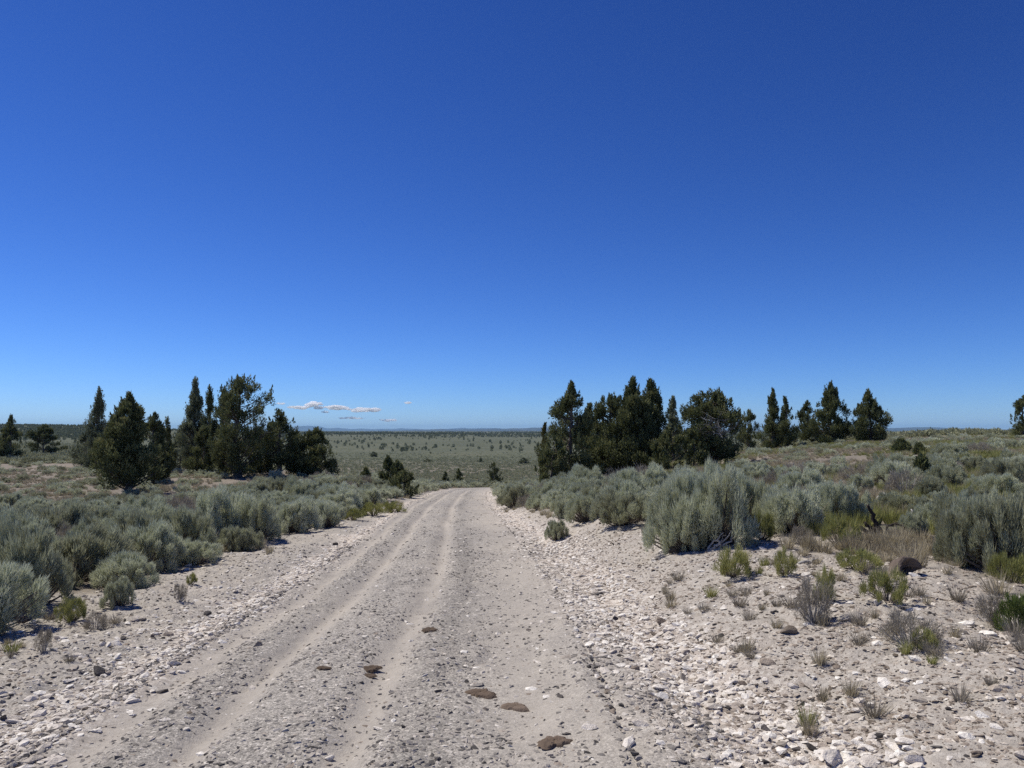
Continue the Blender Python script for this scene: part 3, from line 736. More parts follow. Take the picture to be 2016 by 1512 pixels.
J(1545, 881, 784, 1526, 1566, 'cone', 'slim cone juniper, right one of a close pair', 'the right cone of the pair', depth=59, dens=1.3)
J(1590, 875, 791, 1567, 1616, 'fat', 'middling juniper left of the tall pointed one on the rise', 'the middling juniper on the rise', depth=62, airy=.15)
J(1640, 873, 756, 1600, 1677, 'cone', 'tall pointed juniper on the rise left of the last cone', 'the tall pointed juniper on the rise', depth=58, dens=1.3, tips=1.8)
J(1715, 872, 770, 1678, 1752, 'cone', 'full cone juniper at the right end of the group on the rise', 'the last cone on the rise', depth=56, dens=1.5, tips=1.8)
J(2012, 850, 779, 1994, 2040, 'fat', 'juniper cut by the right edge of the picture', 'the rightmost juniper', depth=75)
J(1830, 855, 843, 1822, 1838, 'cone', 'tiny distant juniper poking over the right skyline', 'the tiny skyline juniper', depth=160, lod=.5)
J(1776, 905, 868, 1755, 1798, 'cone', 'small dark juniper alone on the sagebrush slope to the right', 'the small dark slope juniper', depth=34, dens=1.4)
J(1813, 912, 885, 1805, 1824, 'cone', 'very small juniper just right of the small dark slope juniper', 'the very small slope juniper', depth=31)
J(1816, 968, 928, 1809, 1824, 'cone', 'knee-high slender juniper seedling among yellow-green grass', 'the juniper seedling', depth=17)
J(762, 957, 900, 744, 786, 'cone', 'young pointed juniper at the left of the trio beside the road', 'the left young roadside juniper', depth=42, dens=1.3)
J(784, 960, 909, 762, 808, 'cone', 'young juniper in the middle of the trio beside the road', 'the middle young roadside juniper', depth=41, dens=1.3)
J(795, 970, 930, 770, 818, 'fat', 'squat dark juniper in front of the young roadside trio', 'the squat roadside juniper', depth=36, dens=1.3)
J(720, 945, 924, 708, 732, 'cone', 'little juniper poking up left of the roadside trio', 'the little juniper left of the trio', depth=48)
J(878, 948, 930, 870, 888, 'cone', 'little pointed juniper, left one of a pair beyond the road bend', 'the little pointed juniper past the bend', depth=85)
J(901, 949, 924, 889, 913, 'cone', 'little spiky juniper, right one of a pair beyond the road bend', 'the little spiky juniper past the bend', depth=84)
J(971, 948, 912, 957, 986, 'fat', 'rounded juniper just past the road bend', 'the rounded juniper past the bend', depth=88)
J(1031, 914, 901, 1022, 1041, 'dome', 'lone round juniper out on the sage plain near the right grove', 'the lone round plain juniper', lod=.8)
J(946, 911, 901, 941, 952, 'cone', 'lone pointed juniper out on the sage plain', 'the lone pointed plain juniper', lod=.7)
J(842, 910, 903, 834, 850, 'dome', 'lone flat juniper bush out on the sage plain', 'the lone flat plain juniper', lod=.7)
J(736, 900, 889, 729, 744, 'dome', 'lone dark round juniper on the plain above the roadside trio', 'the lone dark plain juniper', lod=.7)
J(795, 887, 880, 790, 801, 'dome', 'lone small juniper in the middle of the plain', 'the lone small plain juniper', lod=.6)
J(847, 893, 889, 845, 850, 'cone', 'tiny lone upright juniper on the plain', 'the tiny upright plain juniper', lod=.6)

# distant trees
def far_tree(seed, kind):
    rg = np.random.default_rng(seed); g = Geo(); n = 150
    t = rg.uniform(0, 1, n); az = rg.uniform(0, 6.28, n); r = prof(kind, t) * .42 * (1 + .25 * np.sin(az * 3 + seed)) * rg.uniform(.4, 1.05, n)
    P = np.stack([r * np.cos(az), r * np.sin(az), .08 + .9 * t], 1)
    blades(g, P, unit(np.stack([np.cos(az), np.sin(az), np.full(n, .9)], 1) + rg.normal(0, .5, (n, 3))), .17, .15, rg, np.clip(rg.normal(.5, .25, n), 0, 1))
    s = Geo(); s.tube([[0, 0, -.05], [0, 0, .5], [.01, 0, .85]], [.04, .03, .01], 5)
    return merged((g.mesh('crown', [M['juniper_pale']]), s.mesh('trunk', [M['bark']])))
FT = [far_tree(300 + k, kd) for k, kd in enumerate(['dome', 'dome', 'cone', 'fat', 'round', 'cone'])]
n = 130000
D = 1 / rng.uniform(1 / 4500, 1 / 560, n); u = rng.uniform(-.74, .74, n)
X = u * D
dens = sst(.42, .66, fbm(X * .011, D * .004, 21, 3)) * sst(560, 800, D) + .9 * sst(900, 1500, D) * sst(.35, .55, fbm(X * .006, D * .002, 22, 3))
dens = dens * np.where((u < -.3) & (D < 800), .15, 1)
dens = np.where((u < -.28) & (D > 820), .75, dens)
k = rng.uniform(0, 1, n) < dens * (.03 + .36 * sst(1100, 2000, D) + .12 * (u < -.28) + .4 * (u < -.5) * (D < 2600))
X, D = X[k], D[k]; Z = H(X, D)
sz = rng.uniform(1.6, 4.2, len(X)) * np.where(D < 1400, .9, 1.1)
ppx, ppy = proj(X, D, Z)
gap = (ppx > 625) & (ppx < 1065)
rank = np.argsort(np.where(gap, -sz / D, 1))
ind = rank[:235]; rest = np.setdiff1d(np.arange(len(X)), ind)
rest = rest[(ppx[rest] > -150) & (ppx[rest] < 2160)]
for q in ind:
    v = int(rng.integers(0, 6)); s = sz[q]
    o = obj('juniper_tree', FT[v], loc=(X[q], D[q], Z[q] - .1), rot=(0, 0, R.uniform(0, 6.28)), scale=(s * R.uniform(.8, 1.35), s, s * R.uniform(.75, 1.1)), category='tree', group='junipers dotting the far plain')
    pend(o, ['tiny round distant juniper', 'tiny low distant juniper', 'tiny pointed distant juniper', 'tiny full distant juniper', 'tiny rounded distant juniper', 'tiny cone-shaped distant juniper'][v], X[q], D[q], Z[q], 'far')
s = sz[rest]
scatter('distant_woodland', np.stack([X[rest], D[rest], Z[rest] - .1], 1), np.stack([0 * s, 0 * s, rng.uniform(0, 6.28, len(s))], 1),
        np.stack([s * 1.05, s * 1.05, s], 1), rng.integers(0, 6, len(s)), FT, 'far-off juniper woodland on the plain and the left hill')

# ------------------------------------------------------------------ stones, dung and wood by hand
def stone(px, py, wpx, m, label, flat=.55, aspect=None, name='stone', seed=None, cat='stone', group=None, land=None, cuts=10, yaw=None, tilt=.12):
    X, Y, Z = place(px, py); rr0 = wpx / 2 * Y / FPX
    seed = int(px * 3 + py) if seed is None else seed
    me_ = rock_mesh(seed, m, flat, 3, cuts, .018)
    o = obj(name, me_, loc=(X, Y + rr0 * .5, Z + rr0 * flat * .25), rot=(R.uniform(-tilt, tilt), R.uniform(-tilt, tilt), R.uniform(0, 6.28) if yaw is None else yaw), scale=(rr0,) * 3, category=cat, label=label, group=group)
    if land: LAND.append((px, py, land))
    return o
W_, D_, B_, G_ = M['st_bright'], M['st_dark'], M['st_brown'], M['st_grey']
stone(1650, 1506, 76, W_, 'largest white boulder at the bottom edge right of the ditch', .6, land='the largest white boulder')
stone(1680, 1224, 50, G_, 'flat pale grey slab lying between dry shrubs on the right bank', .35, land='the flat grey slab')
stone(1625, 1250, 22, G_, 'small flat grey stone below the flat grey slab', .4)
stone(187, 1332, 36, D_, 'upright dark green-black rock on the left verge', 1.05, land='the upright dark rock')
stone(376, 1252, 24, W_, 'blocky white stone above the left wheel track', .7, land='the blocky white stone')
stone(226, 1272, 28, W_, 'chunky white stone on the left verge above the upright dark rock', .55)
stone(92, 1376, 30, W_, 'flat bright white stone on the left verge below the upright dark rock', .45)
stone(128, 1346, 22, W_, 'knobbly white stone near the bright flat one on the left', .7)
stone(252, 1378, 22, W_, 'white and dark split stone left of the wheel track', .8)
stone(648, 1500, 24, G_, 'grey stone casting a shadow at the bottom of the road', .8, land='the grey stone at the bottom of the road')
stone(480, 1172, 18, W_, 'white stone with a dark side in the left stone band', .8, land='the white stone of the left band')
stone(659, 1074, 11, D_, 'little black upright stone in the left stone band', 1.2, land='the little black upright stone')
stone(862, 1366, 18, D_, 'dark stone left of the biggest cow pat', .6)
stone(1042, 1243, 13, D_, 'round dark pebble in the middle of the road', .7)
stone(1182, 1172, 22, D_, 'dark grey stone in the right white stone band', .55, land='the dark stone in the right band')
stone(1212, 1222, 16, D_, 'squarish dark stone in the right white stone band', .8)
stone(1511, 1440, 26, D_, 'dark blunt stone among white stones in the lower right ditch', .6, land='the dark blunt ditch stone')
stone(1600, 1476, 20, D_, 'dark stone just above left of the largest white boulder', .7)
stone(1574, 1480, 26, D_, 'dark reddish stone left of the largest white boulder', .5)
stone(1732, 1455, 28, D_, 'flat black stone right of the largest white boulder', .45, land='the flat black stone')
stone(1968, 1436, 26, W_, 'tilted white stone near the right edge', .5, land='the tilted white stone on the right')
stone(1582, 1390, 20, G_, 'rounded grey stone on the lower right bank', .6)
stone(1448, 1345, 22, W_, 'white stone at the upper rim of the lower right ditch', .6, land='the white stone at the ditch rim')
stone(1465, 1350, 20, B_, 'rusty white stone beside the ditch rim', .6)
stone(1330, 1290, 26, W_, 'white slab with shadow beneath it in the right ditch', .45, land='the white slab in the ditch')
stone(1896, 1249, 30, D_, 'flat dark slab on the right bank near the green bush', .3)
stone(1920, 1235, 20, D_, 'small flat dark slab right of the dry shrub', .3)
stone(3, 1418, 22, D_, 'dark stone cut by the lower left edge', .8)
stone(40, 1225, 40, B_, 'reddish low rock under the leftmost bushes', .4, land='the reddish low rock')
stone(405, 1212, 24, D_, 'dark flat stone above the blocky white stone', .45)
stone(298, 1256, 16, D_, 'dark cube-like stone left of the blocky white stone', .8)
stone(240, 1260, 14, D_, 'small dark stone above the chunky white stone', .7)

# boulder with a hollow
bx, by, bz = place(1785, 1133); br = 34 * by / FPX
me_ = rock_mesh(4242, B_, .82, 4, 9, .012)
V = np.array([v.co[:] for v in me_.vertices])
c0 = np.array([.38, -.75, -.1]); dist = np.linalg.norm((V - c0) * [1, 1, .85], axis=1)
push = np.clip(.72 - dist, 0, None)
V += push[:, None] * np.array([-.35, 1.5, .1])
me_.vertices.foreach_set('co', V.astype(np.float32).ravel()); me_.update()
obj('boulder', me_, loc=(bx, by + br * .6, bz + br * .28), rot=(0, 0, 0), scale=(br, br, br), category='boulder', label='brown boulder with a black hollow under it on the right bank')
LAND.append((1785, 1115, 'the boulder with a hollow'))
stone(1752, 1128, 34, G_, 'pale lichen-grey rock leaning on the left of the hollow boulder', .6)

def cowpat(px, py, wpx, label, land=None, asp=.55):
    X, Y, Z = place(px, py); r0 = wpx / 2 * Y / FPX; rg = np.random.default_rng(int(px))
    nr_, na_ = 9, 40; a = np.linspace(0, 2 * math.pi, na_, endpoint=False)
    edge = 1 + .16 * np.sin(a * 2 + rg.uniform(0, 6)) + .12 * np.sin(a * 3 + rg.uniform(0, 6)) + .09 * np.sin(a * 6 + rg.uniform(0, 6)) + .07 * np.sin(a * 11 + rg.uniform(0, 6)) + rg.normal(0, .09, na_)
    V = []
    for i_ in range(nr_):
        f = i_ / (nr_ - 1)
        for j_ in range(na_):
            rr1 = f * edge[j_]
            z = .11 * (1 - f ** 6) + .022 * math.sin(f * 14 + a[j_] * 2) * (f < .95) + rg.normal(0, .012)
            V.append((rr1 * math.cos(a[j_]), rr1 * math.sin(a[j_]) * asp, z if i_ < nr_ - 1 else -.08))
    Q = [(i_ * na_ + j_, (i_ + 1) * na_ + j_, (i_ + 1) * na_ + (j_ + 1) % na_, i_ * na_ + (j_ + 1) % na_) for i_ in range(nr_ - 1) for j_ in range(na_)]
    me1 = mesh('cow_pat', V, Q=np.array(Q), mats=[M['dung']], smooth=True)
    obj('cow_pat', me1, loc=(X, Y + r0 * .3, Z + .012), rot=(0, 0, rg.uniform(-.3, .3)), scale=(r0, r0 * 1.4, r0 * 1.1), category='cow pat', label=label, group='dried cow pats on the road')
    if land: LAND.append((px, py, land))
cowpat(945, 1372, 58, 'biggest flat brown dried cow pat in the middle of the road', 'the biggest cow pat')
cowpat(1015, 1399, 50, 'dark brown dried cow pat right of and below the biggest one', 'the second cow pat')
cowpat(1092, 1470, 64, 'ragged dark brown cow pat at the bottom of the road', 'the ragged bottom cow pat')
cowpat(728, 1322, 42, 'thin greyish brown cow pat on the left of the track', 'the left thin cow pat')
cowpat(727, 1335, 28, 'small crumb-edged cow pat touching the thin greyish one')
cowpat(846, 1244, 34, 'thin brown cow pat farthest up the wheel track', 'the farthest cow pat')
cowpat(636, 1320, 26, 'faint flattened cow pat on the left gravel')

def deadwood(name, px, py, paths, m, label, rad=.03, land=None, cat='branch'):
    X, Y, Z = place(px, py); g = Geo(); rg = np.random.default_rng(int(px + py)); sc = Y / FPX
    for P in paths:                                        # (dx px, dy m towards viewer, dz px) polylines
        P = np.array([(p[0] * sc, p[1], p[2] * sc) for p in P], float)
        tt = np.linspace(0, 1, 3 * len(P)); s0 = np.linspace(0, 1, len(P))
        Pq = np.stack([np.interp(tt, s0, P[:, c_]) for c_ in range(3)], 1) + rg.normal(0, .008, (len(tt), 3))
        Pq[:, 2] += H(X + Pq[:, 0], Y + Pq[:, 1]) - Z
        g.tube(Pq, np.linspace(rad, rad * .4, len(tt)), 6)
    o = obj(name, g.mesh(name, [m], smooth=True), loc=(X, Y, Z), category=cat, label=label)
    if land: LAND.append((px, py, land))
deadwood('dead_branch', 1740, 990, [[(-16, 0, 2), (-4, .05, 12), (10, .1, 8), (26, .1, 3)], [(-6, 0, 10), (-12, .1, 3), (-14, .1, -3)], [(2, 0, 8), (14, .2, 14), (26, .3, 10)]], M['dead'], 'bleached forked branch lying among bushes on the right', .035, 'the bleached forked branch')
deadwood('dead_branch', 1795, 1040, [[(-12, 0, -2), (-6, 0, 12), (2, 0, 22), (8, .1, 26)], [(-8, 0, 4), (4, 0, 12), (12, 0, 16)]], M['dead'], 'upright bleached stick beside the low round sage', .025)
deadwood('dead_shrub', 1722, 1058, [[(14, 0, -6), (8, 0, 18), (0, 0, 36), (-12, 0, 62)], [(12, 0, 0), (-2, 0, 6), (-18, 0, 12), (-28, 0, 22)], [(8, 0, 14), (-6, 0, 16), (-16, 0, 30)], [(14, 0, 0), (-4, .1, -4), (-22, .1, 2)]], M['char'], 'black twisted dead shrub trunk under the right-hand bushes', .04, 'the black twisted dead trunk', 'dead shrub')
deadwood('dead_branch', 1765, 1062, [[(-20, 0, -8), (-18, 0, 20), (-6, 0, 30), (12, 0, 26), (24, 0, 8)], [(-6, 0, 17), (-2, 0, 4), (0, 0, -10)], [(8, 0, 15), (4, .1, 2), (8, .1, -8)]], M['char'], 'dark arched dead branch right of the black trunk', .02)
deadwood('dead_branch', 1425, 1078, [[(-26, 0, 0), (-8, 0, 6), (8, 0, 22), (18, 0, 32)], [(-20, 0, 0), (-2, 0, 14), (4, 0, 26)], [(-10, 0, 0), (12, 0, 12), (22, 0, 24)], [(-30, .05, 0), (-14, 0, 18), (0, 0, 30)], [(-14, 0, 16), (0, 0, 2), (16, 0, 0)]], M['dead'], 'fan of grey dead twigs at the foot of the largest sagebrush', .014, 'the fan of dead twigs')
deadwood('dead_branch', 1590, 1110, [[(-22, 0, 1), (-4, 0, 5), (12, 0, 6), (30, .05, 4)]], M['dead'], 'pale stick lying on the chips between rabbitbrushes', .02)

# ------------------------------------------------------------------ shrubs by hand (foot x, foot y, top y, left, right)
HERO = []
def B(px, py, yt, xl, xr, protos, name, cat, label, land=None, group=None):
    cxp = (xl + xr) / 2
    X, Y, Z = place(cxp, py); r0 = (xr - xl) / 2 * Y / FPX
    Yc = Y + r0 * .75; Zc = float(H(X * Yc / Y, Yc)); Xc = X * Yc / Y
    r1 = (xr - xl) / 2 * Yc / FPX; h = max(.1, CAMZ + ray(cxp, yt)[2] * Yc - Zc)
    fs = protos[int(px * 13 + py) % len(protos)]
    o, *_ = plant(name, fs, XY=(Xc, Yc), h=h, r=r1 / 1.08, label=label, cat=cat, group=group)
    HERO.append((Xc, Yc, r1))
    if land: LAND.append((cxp, py - 8, land))
    return o
S, RB, GB, DR = SAGE_HI, RABBIT, GREENB, SAGE_DRY
def sage(px, py, yt, xl, xr, label, land=None, protos=None): return B(px, py, yt, xl, xr, protos or S, 'sagebrush', 'sagebrush', label, land, 'sagebrush along the road')
def rab(px, py, yt, xl, xr, label, land=None, protos=None): return B(px, py, yt, xl, xr, protos or RB, 'rabbitbrush', 'shrub', label, land, 'yellow-green shrubs on the verges')
sage(60, 1205, 1035, -30, 136, 'big pale sagebrush nearest on the left beside the reddish rock', 'the big pale left sagebrush')
sage(-10, 1225, 1150, -60, 66, 'small dark-footed sagebrush at the left edge below the big pale one')
sage(180, 1120, 1020, 125, 245, 'sagebrush right behind the big pale left one', 'the second left sagebrush')
sage(270, 1115, 1005, 210, 345, 'wide sagebrush third in the left front row', 'the third left sagebrush')
sage(375, 1108, 995, 300, 440, 'dense sagebrush with a dark foot in the left front row', 'the dark-footed left sagebrush')
sage(420, 1075, 965, 360, 515, 'tall pale sagebrush with feathery tips in the left row', 'the tall feathery left sagebrush')
sage(500, 1068, 975, 440, 560, 'sagebrush above the dark gap in the left row')
sage(590, 1050, 980, 530, 630, 'rounded sagebrush left of the bright green patch', 'the sagebrush before the green patch')
sage(650, 1042, 990, 610, 680, 'small sagebrush at the tip of the bright green patch')
sage(1345, 1090, 962, 1275, 1425, 'largest silvery sagebrush on the right, left part of the big clump', 'the largest right sagebrush')
sage(1410, 1078, 930, 1335, 1490, 'tallest sagebrush above the fan of dead twigs', 'the tallest right sagebrush')
sage(1385, 1060, 922, 1310, 1440, 'sagebrush rising behind the largest silvery one')
sage(1340, 1088, 1010, 1305, 1400, 'grey low sagebrush at the left foot of the largest one')
sage(1465, 1050, 935, 1420, 1540, 'dark-bottomed sagebrush leaning right of the largest one')
sage(1560, 1030, 950, 1500, 1640, 'wide sagebrush behind the small yellow-green shrub on the right', 'the wide right sagebrush')
sage(1650, 1035, 945, 1610, 1705, 'sagebrush left of the black twisted dead trunk')
sage(1900, 1122, 990, 1842, 1975, 'big pale sagebrush right of the low round one', 'the big pale right sagebrush')
sage(1975, 1140, 965, 1905, 2065, 'huge pale sagebrush at the right edge above the bright shrub', 'the huge right-edge sagebrush')
sage(1930, 1085, 960, 1880, 1990, 'sagebrush filling in behind the big pale one at right')
sage(1880, 1060, 965, 1835, 1935, 'sagebrush behind the left of the huge right-edge one')
sage(1795, 1062, 1005, 1768, 1826, 'low round sagebrush right of the bleached stick', 'the low round right sagebrush')
sage(1225, 1045, 960, 1165, 1290, 'sagebrush on the bank left of the largest one', 'the bank sagebrush')
sage(1150, 1030, 965, 1110, 1200, 'sagebrush behind the lone round one on the bank')
sage(1095, 1065, 1022, 1073, 1119, 'small round sagebrush alone on the white stony bank', 'the lone bank sagebrush')
sage(1105, 1022, 985, 1088, 1128, 'small yellowish sagebrush behind the lone bank sagebrush')
sage(1010, 1000, 955, 975, 1050, 'sagebrush crowding the right road edge near the bend', 'the sagebrush at the bend')
sage(238, 1195, 1138, 206, 264, 'small upright grey-green sagebrush on the left verge stones', 'the small upright verge sagebrush')
rab(142, 1228, 1178, 112, 168, 'small yellow-green shrub left of the upright verge sagebrush', 'the left yellow-green shrub')
rab(1442, 1148, 1080, 1398, 1492, 'round yellow-green rabbitbrush below the fan of dead twigs', 'the round yellow-green rabbitbrush')
rab(1546, 1138, 1082, 1522, 1572, 'slim yellow-green rabbitbrush right of the round one', 'the slim rabbitbrush')
rab(1690, 1135, 1085, 1640, 1742, 'wide low yellow-green rabbitbrush left of the hollow boulder', 'the wide low rabbitbrush')
rab(1650, 1078, 1018, 1612, 1692, 'yellow-green rabbitbrush in front of the black twisted trunk', 'the rabbitbrush before the black trunk')
rab(1500, 1068, 1008, 1478, 1524, 'narrow upright yellow-green shrub beside the largest sagebrush', 'the narrow yellow-green shrub')
rab(1575, 1078, 1035, 1550, 1605, 'greyish rabbitbrush between two yellow-green ones', None, DR)
rab(1745, 1198, 1125, 1702, 1792, 'half-dry rabbitbrush in front of the hollow boulder', 'the half-dry rabbitbrush')
rab(1990, 1152, 1092, 1945, 2035, 'bright yellow-green shrub at the right edge under the huge sagebrush', 'the bright right-edge shrub')
rab(2005, 1250, 1165, 1970, 2060, 'deep green bush cut by the right edge', 'the deep green edge bush', GB)
rab(1950, 1240, 1160, 1925, 1985, 'grey wispy shrub left of the deep green edge bush', None, DR)
rab(1790, 1295, 1205, 1722, 1860, 'widest dry tangled shrub on the lower right bank', 'the dry tangled shrub', DR)
rab(1815, 1290, 1240, 1790, 1850, 'green tuft growing in the right of the dry tangled shrub')
rab(1600, 1238, 1135, 1562, 1642, 'wispy dry shrub left of the flat grey slab', 'the wispy dry shrub', DR)
rab(1628, 1190, 1120, 1600, 1650, 'thin yellow-green twigs rising from the wispy dry shrub')
rab(85, 1285, 1235, 68, 104, 'small dry shrublet on the left verge', None, DR)
rab(190, 1242, 1205, 160, 215, 'low brownish shrublet right of the left yellow-green shrub', None, DR)
rab(352, 1188, 1148, 338, 366, 'tiny grey shrublet on the left verge stones', None, DR)
rab(375, 1152, 1128, 364, 388, 'tiny green shrublet above the left stone band')
rab(530, 1092, 1058, 508, 552, 'dry yellowish shrub at the foot of the left bushes', None, TUFT and [(TUFT[0], None)])
for q_, (x_, y_, t_, l_, r_) in enumerate([(690, 1025, 1002, 662, 722), (735, 1018, 990, 705, 765), (775, 1010, 988, 745, 800), (700, 1012, 994, 675, 735)]):
    rab(x_, y_, t_, l_, r_, ['bright green low shrub at the near end of the green patch', 'bright green low shrub in the middle of the green patch', 'bright green low shrub at the far end of the green patch', 'bright green low shrub behind the green patch'][q_], 'the bright green patch' if q_ == 1 else None, [RB[q_ % 4]])

# ------------------------------------------------------------------ wild sagebrush over the land
def keep_out(X, Y, r):
    d = road_d(X, Y); m = r * .8
    e = (d < edgeL(Y) - m) | (d > edgeR(Y) + m) | (Y > 116)
    return e
cand = []
n = 26000
X, Y = frust(n, 5, 85, .12, 1.15)
side = X - np.interp(Y, _ry, _rx)
dd = road_d(X, Y)
frontL = (dd < 0) & (dd > edgeL(Y) - 5.0) ; frontR = (dd > 0) & (dd < edgeR(Y) + 2.6) & (Y > 9)
patch = fbm(X * .3, Y * .22, 88, 3)
rad = np.where(frontL | frontR, rng.uniform(.36, .74, n), rng.uniform(.2, .5, n))
prob = np.where(frontL | frontR, 1.0, np.where(dd < 0, .06 + .12 * (patch > .5), .016 + .06 * (patch > .48) * (1 + (Y < 13))))
prob = np.where((Y > 50) & (np.abs(X / Y + .05) < .17), .35, prob)
ok = keep_out(X, Y, rad) & (rng.uniform(0, 1, n) < prob)
grid = {}
def free(x, y, r, f=.62):
    gx, gy = int(x // 1.5), int(y // 1.5)
    for a in (-1, 0, 1):
        for b_ in (-1, 0, 1):
            for (x2, y2, r2) in grid.get((gx + a, gy + b_), ()):
                if (x - x2) ** 2 + (y - y2) ** 2 < (f * (r + r2)) ** 2: return False
    return True
def put(x, y, r): grid.setdefault((int(x // 1.5), int(y // 1.5)), []).append((x, y, r))
for h_ in HERO: put(*h_)
for a_, b_ in ((1785, 1125), (1755, 1125), (1800, 1105), (1735, 1068), (1760, 1075), (1720, 1020), (1745, 1000), (1700, 1045), (1790, 1045), (1745, 1032), (1722, 1058), (1765, 1062), (1850, 1120), (1690, 1100)):
    x_, y_, _z = place(a_, b_); put(x_, y_, .38)
acc = []
for q in np.nonzero(ok)[0]:
    if free(X[q], Y[q], rad[q], .74 if Y[q] < 30 else .8):
        put(X[q], Y[q], rad[q]); acc.append(q)
acc = np.array(acc); AX, AY, AR = X[acc], Y[acc], rad[acc]
AZ = H(AX, AY); AH = AR * rng.uniform(.85, 1.3, len(acc)) * np.where(AY > 30, .8, 1)
px_, py_ = proj(AX, AY, AZ)
vis = (px_ > -60) & (px_ < 2076)
score = np.where(vis, AR / AY, 0); order = np.argsort(-score)
near, rest = order[:262], order[262:]
for q in near:
    dry = R.random() < .1
    fs = R.choice(SAGE_DRY if dry else SAGE_HI)
    o, *_ = plant('sagebrush', fs, XY=(AX[q], AY[q]), h=AH[q], r=AR[q] / 1.05, cat='sagebrush', group='sagebrush among the road verges')
    ph = ('dry greyish' if dry else 'silvery green') + (' large' if AR[q] > .6 else ' low' if AR[q] < .4 else '') + ' sagebrush'
    pend(o, ph, AX[q], AY[q], AZ[q], 'sage')
A = rest[AY[rest] < 32]; Bq = rest[AY[rest] >= 32]
def sc3(r, h): return np.stack([r, r, h], 1)
def rotz(n_): return np.stack([rng.normal(0, .05, n_), rng.normal(0, .05, n_), rng.uniform(0, 6.28, n_)], 1)
scatter('sagebrush_cover', np.stack([AX[rest], AY[rest], AZ[rest] - .03], 1), rotz(len(rest)), sc3(AR[rest], AH[rest]), rng.integers(0, 6, len(rest)), SAGE_MID, 'grey-green sagebrush covering the ground behind the nearer bushes')
n = 85000
X, Y = frust(n, 80, 650, .05, 1.25)
pt = fbm(X * .08, Y * .08, 90, 3)
k = (rng.uniform(0, 1, n) < (.45 + .9 * pt) * (1 - sst(330, 640, Y))) & ((Y > 118) | (np.abs(road_d(X, Y)) > 2.2))
X, Y = X[k], Y[k]; r0 = rng.uniform(.35, .75, len(X)); Zr = H(X, Y)
scatter('sagebrush_plain', np.stack([X, Y, Zr - .03], 1), rotz(len(X)), sc3(r0, r0 * rng.uniform(.7, 1.05, len(X))), rng.integers(0, 5, len(X)), SAGE_LOW, 'sagebrush speckling the valley floor')

# grass: litter of dry tufts in the brush, yellow-green patches on the right slope, tufts on the verges
n = 60000
X, Y = frust(n, 5, 70, .08, 1.3)
z_ = zones(X, Y); k = rng.uniform(0, 1, n) < z_['veg'] * .7 * sst(.35, .6, fbm(X * .6, Y * .6, 44, 3))
X, Y = X[k], Y[k]; s0 = rng.uniform(.08, .27, len(X))
scatter('dry_grass', np.stack([X, Y, H(X, Y)], 1), rotz(len(X)), sc3(s0, s0), rng.integers(0, 4, len(X)), TUFT, 'tan dry grass between the bushes')
n = 45000
X, Y = frust(n, 7, 80, .08, 1.2)
z_ = zones(X, Y); k = rng.uniform(0, 1, n) < z_['green'] * .9
X, Y = X[k], Y[k]; s0 = rng.uniform(.12, .28, len(X))
scatter('green_grass', np.stack([X, Y, H(X, Y)], 1), rotz(len(X)), sc3(s0, s0), rng.integers(0, 3, len(X)), TUFT_G, 'yellow-green low growth in patches on the right slope')

def twig_mesh(seed):
    rg = np.random.default_rng(seed); g = Geo(); p = np.cumsum(np.concatenate([[[-.5, 0, 0]], rg.normal([.25, 0, 0], [.03, .09, .04], (4, 3))]), 0)
    g.tube(p, np.linspace(.03, .012, 5), 4); g.tube(np.array([p[2], p[2] + [.15, .14, .03], p[2] + [.28, .2, .06]]), [.018, .012, .006], 3)
    return g.mesh('twig', [M['dead']])
TW = [twig_mesh(400 + k) for k in range(4)]
n = 9000
X, Y = frust(n, 3, 20, .05, 1.2); z_ = zones(X, Y); d_ = road_d(X, Y)
k = rng.uniform(0, 1, n) < (.7 * z_['veg'] + .25 * (d_ > 2.3) * sst(.5, .65, fbm(X * .9, Y * .9, 71, 2)) + .15 * (d_ < -2.3))
X, Y = X[k], Y[k]; s0 = rng.uniform(.04, .2, len(X)) ** 1.2
scatter('twig_litter', np.stack([X, Y, H(X, Y) + .006], 1), rotz(len(X)), sc3(s0, s0), rng.integers(0, 4, len(X)), TW, 'bleached twigs and stem litter on the verges')

n = 900
X, Y = frust(n, 4, 16, .02, 1.0); d_ = road_d(X, Y)
k = ((d_ < -2.2) & (d_ > edgeL(Y) - .3)) | ((d_ > 2.4) & (d_ < edgeR(Y) + 1.5))
X, Y = X[k], Y[k]; o_ = np.argsort(-1 / Y)[:130]
for q in o_:
    kind = R.random(); pr = TUFT_GR if kind < .6 else (TUFT if kind < .93 else TUFT_G)
    s_ = R.uniform(.07, .17); Zq = float(H(X[q], Y[q]))
    o = obj('grass_tuft', R.choice(pr), loc=(X[q], Y[q], Zq), rot=(0, 0, R.uniform(0, 6.28)), scale=(s_, s_, s_ * R.uniform(.8, 1.2)), category='grass tuft', group='small tufts on the stony verges')
    pend(o, 'greyish dry grass tuft' if kind < .6 else ('tan dry grass tuft' if kind < .93 else 'yellowish green tuft'), X[q], Y[q], Zq, 'tuft')

